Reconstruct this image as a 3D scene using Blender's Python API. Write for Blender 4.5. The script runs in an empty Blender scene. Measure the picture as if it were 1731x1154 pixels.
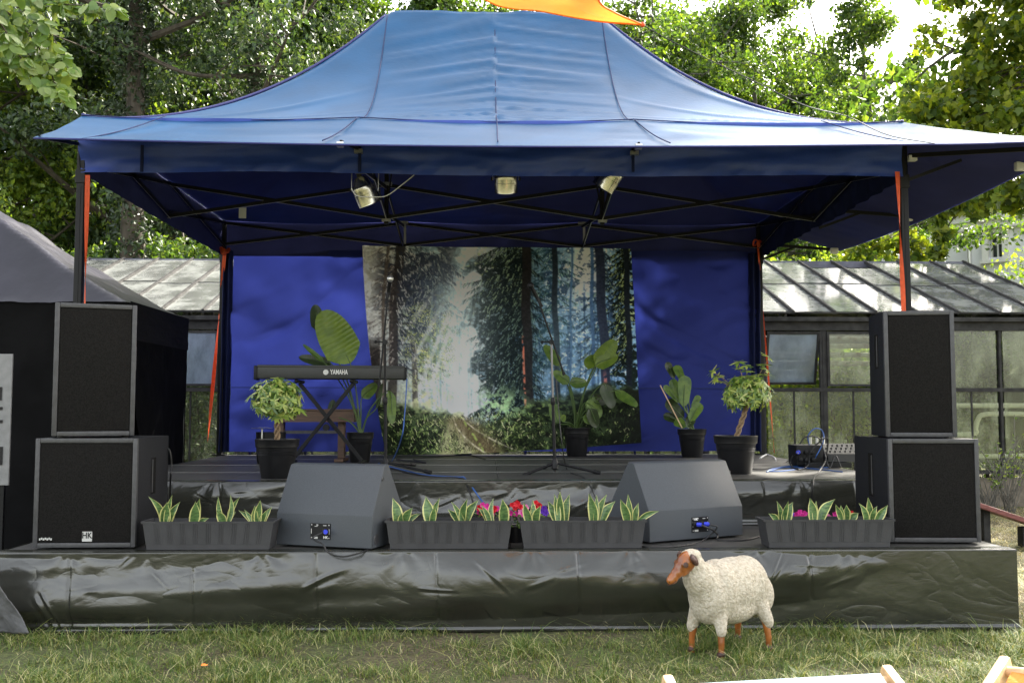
import bpy, bmesh, math, random
import numpy as np
from mathutils import Vector, Matrix, Quaternion
S = bpy.context.scene
COL = S.collection
rad = math.radians
# ------------------------------------------------------------------ camera
F = 1680.0; PCX = 865.5; PCY = 577.0
YAW = rad(1.48); PIT = rad(3.85)
CAM = Vector((-0.045, -7.23, 1.28))
cam = bpy.data.cameras.new('camera'); camo = bpy.data.objects.new('camera', cam); COL.objects.link(camo)
cam.sensor_width = 36; cam.lens = F/1731*36; cam.clip_start = 0.05; cam.clip_end = 2000
camo.location = CAM; camo.rotation_euler = (math.pi/2+PIT, 0, -YAW)
S.camera = camo
# ------------------------------------------------------------------ world, sun, exposure
SUN_EL = rad(40); SUN_AZ = rad(48)
w = bpy.data.worlds.new('World'); S.world = w; w.use_nodes = True
nt = w.node_tree; bgn = nt.nodes['Background']
sky = nt.nodes.new('ShaderNodeTexSky'); sky.sky_type = 'NISHITA'; sky.sun_disc = False
sky.sun_elevation = SUN_EL; sky.sun_rotation = SUN_AZ; sky.dust_density = 3.0; sky.air_density = 1.0
hs = nt.nodes.new('ShaderNodeHueSaturation'); hs.inputs['Saturation'].default_value = .40; hs.inputs['Value'].default_value = 1.0
nt.links.new(sky.outputs[0], hs.inputs['Color']); tn = nt.nodes.new('ShaderNodeMix'); tn.data_type = 'RGBA'; tn.blend_type = 'MULTIPLY'; tn.inputs[0].default_value = 1; tn.inputs[7].default_value = (1.05, 1.0, .92, 1)
nt.links.new(hs.outputs[0], tn.inputs[6]); nt.links.new(tn.outputs[2], bgn.inputs[0]); bgn.inputs[1].default_value = 0.15
sl = bpy.data.lights.new('sun', 'SUN'); sl.energy = 4.4; sl.angle = rad(0.5); sl.color = (1, .94, .82)
so = bpy.data.objects.new('sun', sl); COL.objects.link(so)
sd = Vector((math.sin(SUN_AZ)*math.cos(SUN_EL), math.cos(SUN_AZ)*math.cos(SUN_EL), math.sin(SUN_EL)))
so.rotation_euler = sd.to_track_quat('Z', 'Y').to_euler(); so.location = sd*40
S.view_settings.view_transform = 'Standard'; S.view_settings.look = 'None'
S.view_settings.exposure = 2.45; S.view_settings.gamma = 1.0
S.render.engine = 'CYCLES'
S.cycles.max_bounces = 8; S.cycles.transparent_max_bounces = 24

# ------------------------------------------------------------------ helpers
_f = Vector((math.sin(YAW)*math.cos(PIT), math.cos(YAW)*math.cos(PIT), math.sin(PIT)))
_r = Vector((math.cos(YAW), -math.sin(YAW), 0)); _u = _r.cross(_f)
def ray(px, py): return _f + _r*((px-PCX)/F) + _u*((PCY-py)/F)
def at(px, py, Y):
    d = ray(px, py); return CAM + d*((Y-CAM.y)/d.y)
def az(px, py, z):
    d = ray(px, py); return CAM + d*((z-CAM.z)/d.z)
rnd = random.Random(7)

def _hash(ix, iy, seed):
    h = (ix.astype(np.int64)*374761393 + iy.astype(np.int64)*668265263 + seed*974634777) & 0x7fffffff
    h = ((h ^ (h >> 13))*1274126177) & 0x7fffffff
    h = h ^ (h >> 16)
    return (h & 0xffff)/65535.0
def vn(x, y, seed=0):
    x = np.asarray(x, float); y = np.asarray(y, float)
    x, y = np.broadcast_arrays(x, y)
    ix = np.floor(x); iy = np.floor(y); fx = x-ix; fy = y-iy
    fx = fx*fx*(3-2*fx); fy = fy*fy*(3-2*fy)
    a = _hash(ix, iy, seed); b = _hash(ix+1, iy, seed); c = _hash(ix, iy+1, seed); d = _hash(ix+1, iy+1, seed)
    return (a*(1-fx)+b*fx)*(1-fy) + (c*(1-fx)+d*fx)*fy
def fbm(x, y, seed=0, o=4):
    s = 0; a = .5; k = 1.0
    for i in range(o):
        s = s + a*vn(np.asarray(x)*k+17.3*i, np.asarray(y)*k-9.1*i, seed+i); a *= .5; k *= 2.03
    return s/(1-.5**o)
def ss(a, b, x):
    t = np.clip((np.asarray(x, float)-a)/(b-a), 0, 1); return t*t*(3-2*t)

def mat(name, c, rough=.6, metal=0., var=0., vs=8., bump=0., bs=60., spec=.5, c2=None, transl=0., sheen=0., coat=0., stretch=None, detail=6, crumple=False):
    """principled material with noise variation (towards c2 or darker) and fine bump"""
    m = bpy.data.materials.new(name); m.use_nodes = True; n = m.node_tree.nodes; L = m.node_tree.links
    p = n['Principled BSDF']; p.inputs['Base Color'].default_value = (*c, 1); p.inputs['Roughness'].default_value = rough
    p.inputs['Metallic'].default_value = metal; p.inputs['Specular IOR Level'].default_value = spec
    if sheen: p.inputs['Sheen Weight'].default_value = sheen
    if coat: p.inputs['Coat Weight'].default_value = coat
    tc = n.new('ShaderNodeTexCoord'); mp = n.new('ShaderNodeMapping'); L.new(tc.outputs['Object'], mp.inputs[0])
    if stretch: mp.inputs['Scale'].default_value = stretch
    if var > 0:
        t = n.new('ShaderNodeTexNoise'); t.inputs['Scale'].default_value = vs; t.inputs['Detail'].default_value = detail
        L.new(mp.outputs[0], t.inputs[0])
        rp = n.new('ShaderNodeValToRGB'); rp.color_ramp.elements[0].position = .35; rp.color_ramp.elements[1].position = .65
        cc = c2 if c2 else tuple(x*(1-var) for x in c)
        rp.color_ramp.elements[0].color = (*cc, 1); rp.color_ramp.elements[1].color = (*c, 1)
        L.new(t.outputs[0], rp.inputs[0]); L.new(rp.outputs[0], p.inputs['Base Color'])
    if bump > 0:
        t2 = n.new('ShaderNodeTexNoise'); t2.inputs['Scale'].default_value = bs; t2.inputs['Detail'].default_value = 3
        L.new(mp.outputs[0], t2.inputs[0])
        b = n.new('ShaderNodeBump'); b.inputs['Strength'].default_value = bump; b.inputs['Distance'].default_value = .01
        L.new(t2.outputs[0], b.inputs['Height']); L.new(b.outputs[0], p.inputs['Normal'])
        if crumple:
            prev = b
            for sc, st, rot in ((1.5, .14, .5), (5., .08, -.7), (13., .03, .9)):
                m2_ = n.new('ShaderNodeMapping'); m2_.inputs['Rotation'].default_value = (0, rot, 0); m2_.inputs['Scale'].default_value = (.7, 1, 1.5); L.new(tc.outputs['Object'], m2_.inputs[0])
                t3 = n.new('ShaderNodeTexNoise'); t3.inputs['Scale'].default_value = sc; t3.inputs['Detail'].default_value = 2.5; t3.inputs['Distortion'].default_value = 1.2; L.new(m2_.outputs[0], t3.inputs[0])
                a1 = n.new('ShaderNodeMath'); a1.operation = 'SUBTRACT'; a1.inputs[1].default_value = .5; L.new(t3.outputs[0], a1.inputs[0])
                a2 = n.new('ShaderNodeMath'); a2.operation = 'ABSOLUTE'; L.new(a1.outputs[0], a2.inputs[0])
                a3 = n.new('ShaderNodeMath'); a3.operation = 'POWER'; a3.inputs[1].default_value = .6; L.new(a2.outputs[0], a3.inputs[0])
                b3 = n.new('ShaderNodeBump'); b3.inputs['Strength'].default_value = st; b3.inputs['Distance'].default_value = .10/sc; L.new(a3.outputs[0], b3.inputs['Height']); L.new(prev.outputs[0], b3.inputs['Normal']); prev = b3
            L.new(prev.outputs[0], p.inputs['Normal'])
    if transl > 0:
        tr = n.new('ShaderNodeBsdfTranslucent'); tr.inputs[0].default_value = (*c, 1)
        if var > 0: L.new(rp.outputs[0], tr.inputs[0])
        mx = n.new('ShaderNodeMixShader'); mx.inputs[0].default_value = transl
        L.new(p.outputs[0], mx.inputs[1]); L.new(tr.outputs[0], mx.inputs[2]); L.new(mx.outputs[0], n['Material Output'].inputs[0])
    return m

def leafmat(name, cols, transl=.45, rough=.45, tcol=1.6):
    """leaf: each island gets its own shade between the colours of the ramp"""
    m = bpy.data.materials.new(name); m.use_nodes = True; n = m.node_tree.nodes; L = m.node_tree.links
    p = n['Principled BSDF']; p.inputs['Roughness'].default_value = rough
    g = n.new('ShaderNodeNewGeometry'); rp = n.new('ShaderNodeValToRGB')
    el = rp.color_ramp.elements
    while len(el) < len(cols): el.new(.5)
    for i, c in enumerate(cols):
        el[i].position = i/(len(cols)-1); el[i].color = (*c, 1)
    L.new(g.outputs['Random Per Island'], rp.inputs[0]); L.new(rp.outputs[0], p.inputs['Base Color'])
    tr = n.new('ShaderNodeBsdfTranslucent')
    mul = n.new('ShaderNodeMix'); mul.data_type = 'RGBA'; mul.blend_type = 'MULTIPLY'; mul.inputs[0].default_value = 1
    mul.clamp_result = False
    L.new(rp.outputs[0], mul.inputs[6]); mul.inputs[7].default_value = (tcol*1.25, tcol*1.15, tcol*.35, 1)
    L.new(mul.outputs[2], tr.inputs[0])
    mx = n.new('ShaderNodeMixShader'); mx.inputs[0].default_value = transl
    L.new(p.outputs[0], mx.inputs[1]); L.new(tr.outputs[0], mx.inputs[2]); L.new(mx.outputs[0], n['Material Output'].inputs[0])
    return m

def wloc(o):
    v = Vector((0, 0, 0))
    while o: v += o.location; o = o.parent
    return v
def tag(o, label=None, cat=None, group=None, kind=None):
    if label: o['label'] = label
    if cat: o['category'] = cat
    if group: o['group'] = group
    if kind: o['kind'] = kind
    return o
def thing(name, label, cat, loc=(0, 0, 0), rz=0., group=None):
    o = bpy.data.objects.new(name, None); COL.objects.link(o); o.empty_display_size = .1
    o.location = loc; o.rotation_euler = (0, 0, rz)
    return tag(o, label, cat, group)
def npmesh(name, V, Fc, m, parent=None, smooth=False, world=True, cols=None, midx=None):
    """V (n,3); Fc list of (k,c) int arrays with c corners each"""
    V = np.asarray(V, np.float32)
    me = bpy.data.meshes.new(name)
    me.vertices.add(len(V))
    fl = [np.asarray(f, np.int32) for f in (Fc if isinstance(Fc, list) else [Fc]) if len(f)]
    nl = sum(f.size for f in fl); npoly = sum(len(f) for f in fl)
    o = bpy.data.objects.new(name, me); COL.objects.link(o)
    if parent:
        o.parent = parent
        if world: V = V - np.array(wloc(parent), np.float32)
    me.vertices.foreach_set('co', V.ravel())
    me.loops.add(nl); me.polygons.add(npoly)
    me.loops.foreach_set('vertex_index', np.concatenate([f.ravel() for f in fl]))
    tot = np.concatenate([np.full(len(f), f.shape[1], np.int32) for f in fl])
    st = np.concatenate([[0], np.cumsum(tot)[:-1]]).astype(np.int32)
    me.polygons.foreach_set('loop_start', st); me.polygons.foreach_set('loop_total', tot)
    me.polygons.foreach_set('use_smooth', np.full(npoly, smooth))
    ms = m if isinstance(m, list) else [m]
    for x in ms: me.materials.append(x)
    if midx is not None: me.polygons.foreach_set('material_index', np.asarray(midx, np.int32))
    if cols is not None:
        ca = me.color_attributes.new('Col', 'FLOAT_COLOR', 'POINT')
        c4 = np.ones((len(V), 4), np.float32); c4[:, :3] = cols; ca.data.foreach_set('color', c4.ravel())
    me.update(calc_edges=True); me.validate()
    return o
def gridf(nu, nv):
    i = np.arange(nu-1); j = np.arange(nv-1); I, J = np.meshgrid(i, j, indexing='ij')
    a = (I*nv+J).ravel(); return np.stack([a, a+nv, a+nv+1, a+1], 1)

class MB:
    def __init__(s): s.v = []; s.f = []; s.m = []
    def add(s, vs, fs, mi=0):
        b = len(s.v); s.v += [Vector(x) for x in vs]
        for f in fs: s.f.append([b+i for i in f]); s.m.append(mi)
    def box(s, c, size, rot=None, bev=0., mi=0, seg=2):
        bm = bmesh.new(); bmesh.ops.create_cube(bm, size=1)
        for v in bm.verts: v.co = Vector((v.co.x*size[0], v.co.y*size[1], v.co.z*size[2]))
        if bev: bmesh.ops.bevel(bm, geom=bm.edges[:], offset=bev, segments=seg, affect='EDGES', profile=.6)
        s.bm(bm, c, rot, mi)
    def bm(s, bm, c=(0, 0, 0), rot=None, mi=0):
        bm.verts.ensure_lookup_table(); bm.verts.index_update()
        R = rot if rot is not None else Matrix.Identity(3)
        s.add([R @ v.co + Vector(c) for v in bm.verts], [[v.index for v in f.verts] for f in bm.faces], mi); bm.free()
    def box2(s, a, b, **k):
        a = Vector(a); b = Vector(b); s.box((a+b)/2, [abs(b[i]-a[i]) for i in range(3)], **k)
    def beam(s, a, b, w, h, mi=0, bev=0., up=(0, 0, 1)):
        a = Vector(a); b = Vector(b); d = (b-a); L = d.length; d.normalize()
        x = d; z = Vector(up) - d*Vector(up).dot(d)
        if z.length < 1e-4: z = Vector((0, 1, 0)) - d*d.y
        z.normalize(); y = z.cross(x)
        R = Matrix((x, y, z)).transposed()
        s.box((a+b)/2, (L, w, h), rot=R, bev=bev, mi=mi)
    def tube(s, pts, r, n=8, mi=0, cap=True):
        pts = [Vector(p) for p in pts]; k = len(pts)
        rs = r if isinstance(r, (list, tuple)) else [r]*k
        t0 = (pts[1]-pts[0]).normalized(); ref = Vector((0, 0, 1)) if abs(t0.z) < .9 else Vector((1, 0, 0))
        nrm = (ref - t0*ref.dot(t0)).normalized(); vs = []
        for i in range(k):
            t = (pts[min(i+1, k-1)]-pts[max(i-1, 0)])
            t = t.normalized() if t.length > 1e-9 else t0
            nrm = (nrm - t*nrm.dot(t)); nrm = nrm.normalized() if nrm.length > 1e-6 else t.orthogonal().normalized()
            bn = t.cross(nrm)
            for j in range(n):
                a = 2*math.pi*j/n; vs.append(pts[i] + (nrm*math.cos(a)+bn*math.sin(a))*rs[i])
        fs = [[i*n+j, i*n+(j+1) % n, (i+1)*n+(j+1) % n, (i+1)*n+j] for i in range(k-1) for j in range(n)]
        if cap: fs += [list(range(n))[::-1], [(k-1)*n+j for j in range(n)]]
        s.add(vs, fs, mi)
    def lathe(s, c, prof, n=32, axis=(0, 0, 1), mi=0):
        ax = Vector(axis).normalized(); q = Vector((0, 0, 1)).rotation_difference(ax); c = Vector(c)
        vs = [c + q @ Vector((r*math.cos(2*math.pi*j/n), r*math.sin(2*math.pi*j/n), z)) for r, z in prof for j in range(n)]
        k = len(prof)
        fs = [[i*n+j, i*n+(j+1) % n, (i+1)*n+(j+1) % n, (i+1)*n+j] for i in range(k-1) for j in range(n)]
        if prof[0][0] > 1e-5: fs.append(list(range(n))[::-1])
        if prof[-1][0] > 1e-5: fs.append([(k-1)*n+j for j in range(n)])
        s.add(vs, fs, mi)
    def prism(s, poly, vec, mi=0):
        n = len(poly); vec = Vector(vec); p = [Vector(x) for x in poly]
        s.add(p+[x+vec for x in p], [list(range(n))[::-1], [n+i for i in range(n)]]+[[i, (i+1) % n, n+(i+1) % n, n+i] for i in range(n)], mi)
    def ball(s, c, r, nu=16, nv=10, mi=0, rot=None):
        r = r if isinstance(r, (list, tuple)) else (r, r, r); R = rot if rot is not None else Matrix.Identity(3); c = Vector(c)
        vs = [c + R @ Vector((0, 0, r[2]))]
        for i in range(1, nv):
            th = math.pi*i/nv
            for j in range(nu):
                a = 2*math.pi*j/nu; vs.append(c + R @ Vector((r[0]*math.sin(th)*math.cos(a), r[1]*math.sin(th)*math.sin(a), r[2]*math.cos(th))))
        vs.append(c + R @ Vector((0, 0, -r[2]))); N = len(vs)-1
        fs = [[0, 1+j, 1+(j+1) % nu] for j in range(nu)]
        fs += [[1+i*nu+j, 1+(i+1)*nu+j, 1+(i+1)*nu+(j+1) % nu, 1+i*nu+(j+1) % nu] for i in range(nv-2) for j in range(nu)]
        fs += [[N, 1+(nv-2)*nu+(j+1) % nu, 1+(nv-2)*nu+j] for j in range(nu)]
        s.add(vs, fs, mi)
    def leaf(s, a, b, w, nrm, bend=0., fold=.15, prof='oval', nl=10, ripple=0., rf=12, side=0., twist=0., cup=0., margin=False):
        """leaf blade from a to b; nrm = face normal; bend arches it along nrm, side sweeps it sideways"""
        a = Vector(a); b = Vector(b); ax = b-a; L = ax.length; t = ax.normalized()
        nrm = Vector(nrm); nrm = (nrm - t*nrm.dot(t)); nrm = nrm.normalized() if nrm.length > 1e-4 else t.orthogonal().normalized()
        sd_ = t.cross(nrm)
        cols = [-1, -.76, -.3, 0, .3, .76, 1] if margin else [-1, -.66, -.33, 0, .33, .66, 1]
        K = len(cols); vs = []
        for i in range(nl+1):
            u = i/nl
            if prof == 'oval': ww = math.sin(math.pi*min(1, u*.97+.03)**.8)**.75
            elif prof == 'sword': ww = (0.55+.45*math.sin(math.pi*min(1, u*1.15)**.9)) * (1 if u < .62 else max(0, (1-((u-.62)/.38)**1.7)))
            elif prof == 'paddle': ww = (min(1, u/.22)**.6)*(math.sqrt(max(0, 1-max(0, (u-.35)/.65)**2.2)))
            elif prof == 'fiddle': ww = (.55+.5*u if u > .15 else u*4.2)*math.sqrt(max(0, 1-max(0, (u-.6)/.4)**2.5))
            c = a + ax*u + nrm*(bend*L*math.sin(math.pi*u*.5)**2*-1) + sd_*(side*L*math.sin(math.pi*u))
            aa = twist*u; s2 = sd_*math.cos(aa)+nrm*math.sin(aa); n2 = nrm*math.cos(aa)-sd_*math.sin(aa)
            for cc in cols:
                rp = ripple*math.sin(u*rf*2*math.pi - abs(cc)*3)*min(1, abs(cc)*1.5)*ww
                vs.append(c + s2*(cc*w/2*ww) + n2*((fold*abs(cc)-cup*cc*cc)*w/2*ww + rp))
        fs = []; mi = []
        b0 = len(s.v)
        s.v += vs
        for i in range(nl):
            for j in range(K-1):
                s.f.append([b0+i*K+j, b0+i*K+j+1, b0+(i+1)*K+j+1, b0+(i+1)*K+j])
                s.m.append(1 if (margin and j in (0, K-2)) else 0)
    def build(s, name, m, parent=None, smooth=False, world=True, label=None):
        ms = m if isinstance(m, list) else [m]
        me = bpy.data.meshes.new(name); o = bpy.data.objects.new(name, me); COL.objects.link(o)
        off = Vector((0, 0, 0))
        if parent:
            o.parent = parent
            if world: off = wloc(parent)
        me.from_pydata([tuple(v-off) for v in s.v], [], s.f)
        for x in ms: me.materials.append(x)
        me.polygons.foreach_set('material_index', s.m)
        if smooth:
            me.polygons.foreach_set('use_smooth', [True]*len(s.f))
            if smooth != 'all':
                try: me.set_sharp_from_angle(angle=rad(40))
                except Exception: pass
        me.update()
        if label: o['label'] = label
        return o
def copytree(o, parent=None):
    c = o.copy(); COL.objects.link(c); c.parent = parent
    for ch in list(o.children): copytree(ch, c)
    return c
def textmesh(name, body, size, m, parent, mtx, ext=.0006, world=False, sx=1.):
    cu = bpy.data.curves.new(name, 'FONT'); cu.body = body; cu.size = size; cu.extrude = ext; cu.align_x = 'CENTER'; cu.align_y = 'CENTER'
    cu.offset = size*.02
    to = bpy.data.objects.new(name, cu); COL.objects.link(to)
    dg = bpy.context.evaluated_depsgraph_get(); dg.update()
    me = bpy.data.meshes.new_from_object(to.evaluated_get(dg)); bpy.data.objects.remove(to)
    for v in me.vertices: v.co.x *= sx
    me.transform(mtx); me.materials.clear(); me.materials.append(m)
    o = bpy.data.objects.new(name, me); COL.objects.link(o); o.parent = parent
    return o
def bez(pts, n=8):
    """catmull-rom through points"""
    P = [Vector(p) for p in pts]; P = [P[0]*2-P[1]]+P+[P[-1]*2-P[-2]]; out = []
    for i in range(1, len(P)-2):
        for k in range(n):
            t = k/n; a, b, c, d = P[i-1:i+3]
            out.append(.5*((2*b)+(c-a)*t+(2*a-5*b+4*c-d)*t*t+(3*b-a-3*c+d)*t**3))
    out.append(P[-2]); return out

# ------------------------------------------------------------------ materials
M = {}
M['canopy'] = mat('canopy_fabric', (.006, .082, .21), .42, var=.15, vs=3, bump=.10, bs=35, spec=.28, transl=.12)
M['underside_shade'] = mat('canopy_underside_shade', (.055, .060, .20), .7, var=.2, vs=2, spec=.2, bump=.1, bs=30, transl=.35)  # navy version of the canopy blue, underside shade put into the colour
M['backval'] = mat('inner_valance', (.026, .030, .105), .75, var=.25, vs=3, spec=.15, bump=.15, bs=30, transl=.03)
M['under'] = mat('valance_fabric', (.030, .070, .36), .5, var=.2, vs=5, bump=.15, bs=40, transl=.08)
M['curtain'] = mat('navy_curtain', (.008, .013, .06), .8, spec=.2, var=.3, vs=6, bump=.2, bs=30)
M['sheet'] = mat('blue_sheet', (.020, .030, .18), .7, var=.18, vs=2.2, bump=.2, bs=140, spec=.25, transl=.30)
M['seam'] = mat('seam_thread', (.008, .02, .09), .8)
M['hem'] = mat('hem_tape', (.012, .016, .13), .6)
M['black_metal'] = mat('black_metal', (.006, .006, .007), .5, spec=.25, var=.2, vs=20)
M['satin'] = mat('satin_metal', (.16, .16, .16), .4, metal=.8)
M['bright_metal'] = mat('bright_metal', (.55, .55, .53), .3, metal=.8)
M['steel'] = mat('par_steel', (.62, .6, .52), .22, metal=1, var=.35, vs=14, bump=.1, bs=30)
M['whitepl'] = mat('white_plastic', (.6, .6, .6), .5)
M['strap'] = mat('orange_strap', (.75, .10, .02), .6, var=.2, vs=30, transl=.2)
M['tarp'] = mat('green_tarpaulin', (.028, .029, .022), .22, var=.4, vs=2.5, bump=.10, bs=25, spec=.9, crumple=True)
M['deck'] = mat('stage_deck', (.062, .060, .056), .5, var=.45, vs=3.5, bump=.1, bs=80, stretch=(1, 4, 1))
M['deckgap'] = mat('deck_edge', (.32, .32, .30), .4, metal=.6)
M['cab'] = mat('speaker_paint', (.010, .0105, .013), .6, spec=.25, var=.15, vs=60, bump=.35, bs=260)
M['cabedge'] = mat('speaker_edge_paint', (.050, .050, .053), .45, var=.3, vs=30, bump=.2, bs=200)
M['grille'] = mat('speaker_foam', (.016, .015, .014), .95, var=.6, vs=170, bump=.8, bs=420, detail=2, spec=.15)
M['wedge'] = mat('monitor_paint', (.062, .069, .078), .5, spec=.3, var=.18, vs=150, bump=.15, bs=230)
M['blackpl'] = mat('black_plastic', (.009, .009, .010), .45, spec=.25, var=.2, vs=20)
M['rubber'] = mat('cable_rubber', (.010, .010, .011), .5)
M['bluecable'] = mat('blue_cable_rubber', (.03, .10, .33), .5)
M['blueplug'] = mat('blue_plug', (.03, .05, .6), .4)
M['print'] = None
M['planter'] = mat('planter_plastic', (.048, .048, .050), .6, spec=.25, var=.2, vs=9, bump=.1, bs=90)
M['soil'] = mat('soil', (.035, .024, .016), .95, var=.5, vs=60, bump=1, bs=90)
M['snake'] = mat('snake_leaf', (.14, .24, .075), .32, var=.75, vs=55, c2=(.035, .085, .03), stretch=(.5, .5, 1.6), transl=.12)
M['snakemargin'] = mat('snake_leaf_margin', (.62, .60, .24), .35, transl=.2)
M['pot'] = mat('black_pot', (.009, .009, .010), .36, spec=.4, var=.2, vs=12, bump=.05, bs=60)
M['twig'] = mat('braided_stem', (.30, .20, .11), .7, var=.5, vs=30, bump=.4, bs=80)
M['stem'] = mat('green_stem', (.07, .12, .03), .5)
M['scheff'] = leafmat('umbrella_plant_leaf', [(.035, .08, .015), (.10, .18, .035), (.21, .31, .055), (.32, .40, .08), (.48, .50, .18)], .2, .3, 1.2)
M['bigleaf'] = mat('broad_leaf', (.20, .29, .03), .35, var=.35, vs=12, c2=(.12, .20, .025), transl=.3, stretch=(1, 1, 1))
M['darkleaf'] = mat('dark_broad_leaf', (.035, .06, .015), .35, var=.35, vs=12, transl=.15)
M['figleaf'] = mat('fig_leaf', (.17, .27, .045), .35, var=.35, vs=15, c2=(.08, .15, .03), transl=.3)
M['wood'] = mat('bench_wood', (.11, .055, .03), .45, var=.4, vs=10, stretch=(1, 8, 8))
M['palewood'] = mat('beech_wood', (.62, .42, .22), .5, var=.3, vs=8, stretch=(1, 8, 8), bump=.1)
M['kbd'] = mat('keyboard_plastic', (.022, .024, .023), .42, bump=.15, bs=300)
M['print_white'] = mat('print_white', (.75, .75, .72), .5)
M['print_grey'] = mat('print_grey', (.45, .45, .43), .5)
M['fleece'] = mat('sculpted_fleece', (.54, .49, .40), .95, var=.35, vs=60, c2=(.38, .33, .25), bump=1.0, bs=75)
M['lambwood'] = mat('varnished_wood', (.36, .12, .025), .28, var=.45, vs=9, c2=(.17, .05, .014), coat=.5)
M['darkwood'] = mat('dark_brown_wood', (.07, .03, .022), .45, var=.3, vs=20)
M['eye'] = mat('glass_eye', (.01, .006, .005), .08)
M['bark'] = mat('bark', (.075, .062, .045), .9, var=.5, vs=9, bump=1, bs=18, stretch=(1, 1, .25))
M['greybark'] = mat('grey_bark', (.16, .15, .13), .9, var=.5, vs=9, bump=1, bs=18, stretch=(1, 1, .25))
M['leafA'] = leafmat('tree_leaf', [(0.02, 0.049, 0.014), (0.043, 0.087, 0.02), (0.072, 0.131, 0.026), (0.123, 0.181, 0.029)], .42)
M['leafB'] = leafmat('dark_tree_leaf', [(0.017, 0.039, 0.017), (0.031, 0.063, 0.025), (0.049, 0.084, 0.031), (0.077, 0.112, 0.042)], .3)
M['leafC'] = leafmat('bright_tree_leaf', [(0.049, 0.098, 0.021), (0.098, 0.168, 0.028), (0.154, 0.224, 0.035), (0.21, 0.266, 0.042)], .5)
M['leafM'] = leafmat('maple_leaf', [(0.039, 0.078, 0.016), (0.091, 0.143, 0.019), (0.156, 0.208, 0.026), (0.208, 0.234, 0.026)], .55)
M['ivy'] = leafmat('ivy_leaf', [(.010, .022, .008), (.018, .036, .012), (.028, .05, .014)], .15)
M['grass'] = leafmat('grass_blade', [(.035, .07, .012), (.07, .13, .02), (.11, .17, .028), (.19, .22, .05), (.50, .46, .26)], .25, .6, 1.1)
M['gframe'] = mat('weathered_iron', (.05, .049, .048), .75, spec=.15, var=.5, vs=9, bump=.4, bs=40)
M['blueframe'] = mat('grey_blue_bar', (.10, .10, .14), .5, var=.4, vs=10)
M['wallpaint'] = mat('white_render_wall', (.78, .79, .82), .85, var=.06, vs=1.5)
M['trim'] = mat('white_trim', (.72, .71, .68), .8)
M['slate'] = mat('slate_roof', (.07, .075, .09), .7, var=.3, vs=5)
M['tentblack'] = mat('black_tent_fabric', (.006, .006, .0065), .9, var=.4, vs=3, bump=.5, bs=14, spec=.08)
M['tentval'] = mat('charcoal_valance', (.012, .012, .013), .8, spec=.1, var=.3, vs=2, bump=.2, bs=20)
M['tentroof'] = mat('charcoal_tent_roof', (.018, .0175, .028), .35, var=.3, vs=2, bump=.25, bs=14, spec=.5)
M['greytarp'] = mat('grey_groundsheet', (.14, .14, .15), .6, var=.3, vs=20, bump=.5, bs=50)
M['sail'] = mat('orange_sail', (.90, .26, .03), .55, var=.4, vs=1.2, c2=(.92, .42, .08), transl=.4)
M['redplank'] = mat('red_painted_plank', (.22, .07, .06), .6, var=.4, vs=14, stretch=(1, 6, 6))
M['whitepipe'] = mat('white_painted_pipe', (.65, .64, .6), .5, var=.6, vs=7, c2=(.16, .07, .045), detail=8)
M['canvasblue'] = mat('deckchair_canvas_grey', (.15, .20, .27), .8, bump=.2, bs=200)
M['canvasor'] = mat('deckchair_canvas_orange', (.9, .25, .04), .8, bump=.2, bs=200)
M['brick'] = mat('low_brick_wall', (.20, .17, .13), .9, var=.5, vs=12, bump=.5)
def glassmat(name, clear, tint, grime_sky, gs, blue=False, lo=.42, hi=.62):
    m = bpy.data.materials.new(name); m.use_nodes = True; n = m.node_tree.nodes; L = m.node_tree.links
    for x in list(n):
        if x.type == 'BSDF_PRINCIPLED': n.remove(x)
    tc = n.new('ShaderNodeTexCoord'); mp = n.new('ShaderNodeMapping'); L.new(tc.outputs['Object'], mp.inputs[0]); mp.inputs['Scale'].default_value = (1.0, 1.0, .45)
    no = n.new('ShaderNodeTexNoise'); no.inputs['Scale'].default_value = gs; no.inputs['Detail'].default_value = 8; no.inputs['Roughness'].default_value = .65; L.new(mp.outputs[0], no.inputs[0])
    rp = n.new('ShaderNodeMapRange'); rp.inputs[1].default_value = lo; rp.inputs[2].default_value = hi; rp.inputs[3].default_value = 1-clear; rp.inputs[4].default_value = min(1, 1-clear+.45); L.new(no.outputs[0], rp.inputs[0])
    tr = n.new('ShaderNodeBsdfTransparent'); tr.inputs[0].default_value = (*tint, 1)
    di = n.new('ShaderNodeBsdfDiffuse'); di.inputs[0].default_value = (*grime_sky, 1)
    tl = n.new('ShaderNodeBsdfTranslucent'); tl.inputs[0].default_value = (*grime_sky, 1)
    m1 = n.new('ShaderNodeMixShader'); m1.inputs[0].default_value = .4; L.new(di.outputs[0], m1.inputs[1]); L.new(tl.outputs[0], m1.inputs[2])
    m2 = n.new('ShaderNodeMixShader'); L.new(rp.outputs[0], m2.inputs[0]); L.new(tr.outputs[0], m2.inputs[1]); L.new(m1.outputs[0], m2.inputs[2])
    gl = n.new('ShaderNodeBsdfGlossy'); gl.inputs['Roughness'].default_value = .08
    fr = n.new('ShaderNodeFresnel'); fr.inputs[0].default_value = 1.9 if blue else 1.55
    m3 = n.new('ShaderNodeMixShader'); L.new(fr.outputs[0], m3.inputs[0]); L.new(m2.outputs[0], m3.inputs[1]); L.new(gl.outputs[0], m3.inputs[2])
    L.new(m3.outputs[0], n['Material Output'].inputs[0]); return m
M['roofglass'] = glassmat('grimy_roof_glass', .66, (.88, .9, .9), (.46, .48, .46), 2.6)
M['wallglass'] = glassmat('dirty_wall_glass', .93, (.93, .96, .86), (.55, .60, .42), 3.6, lo=.48, hi=.72)
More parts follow.
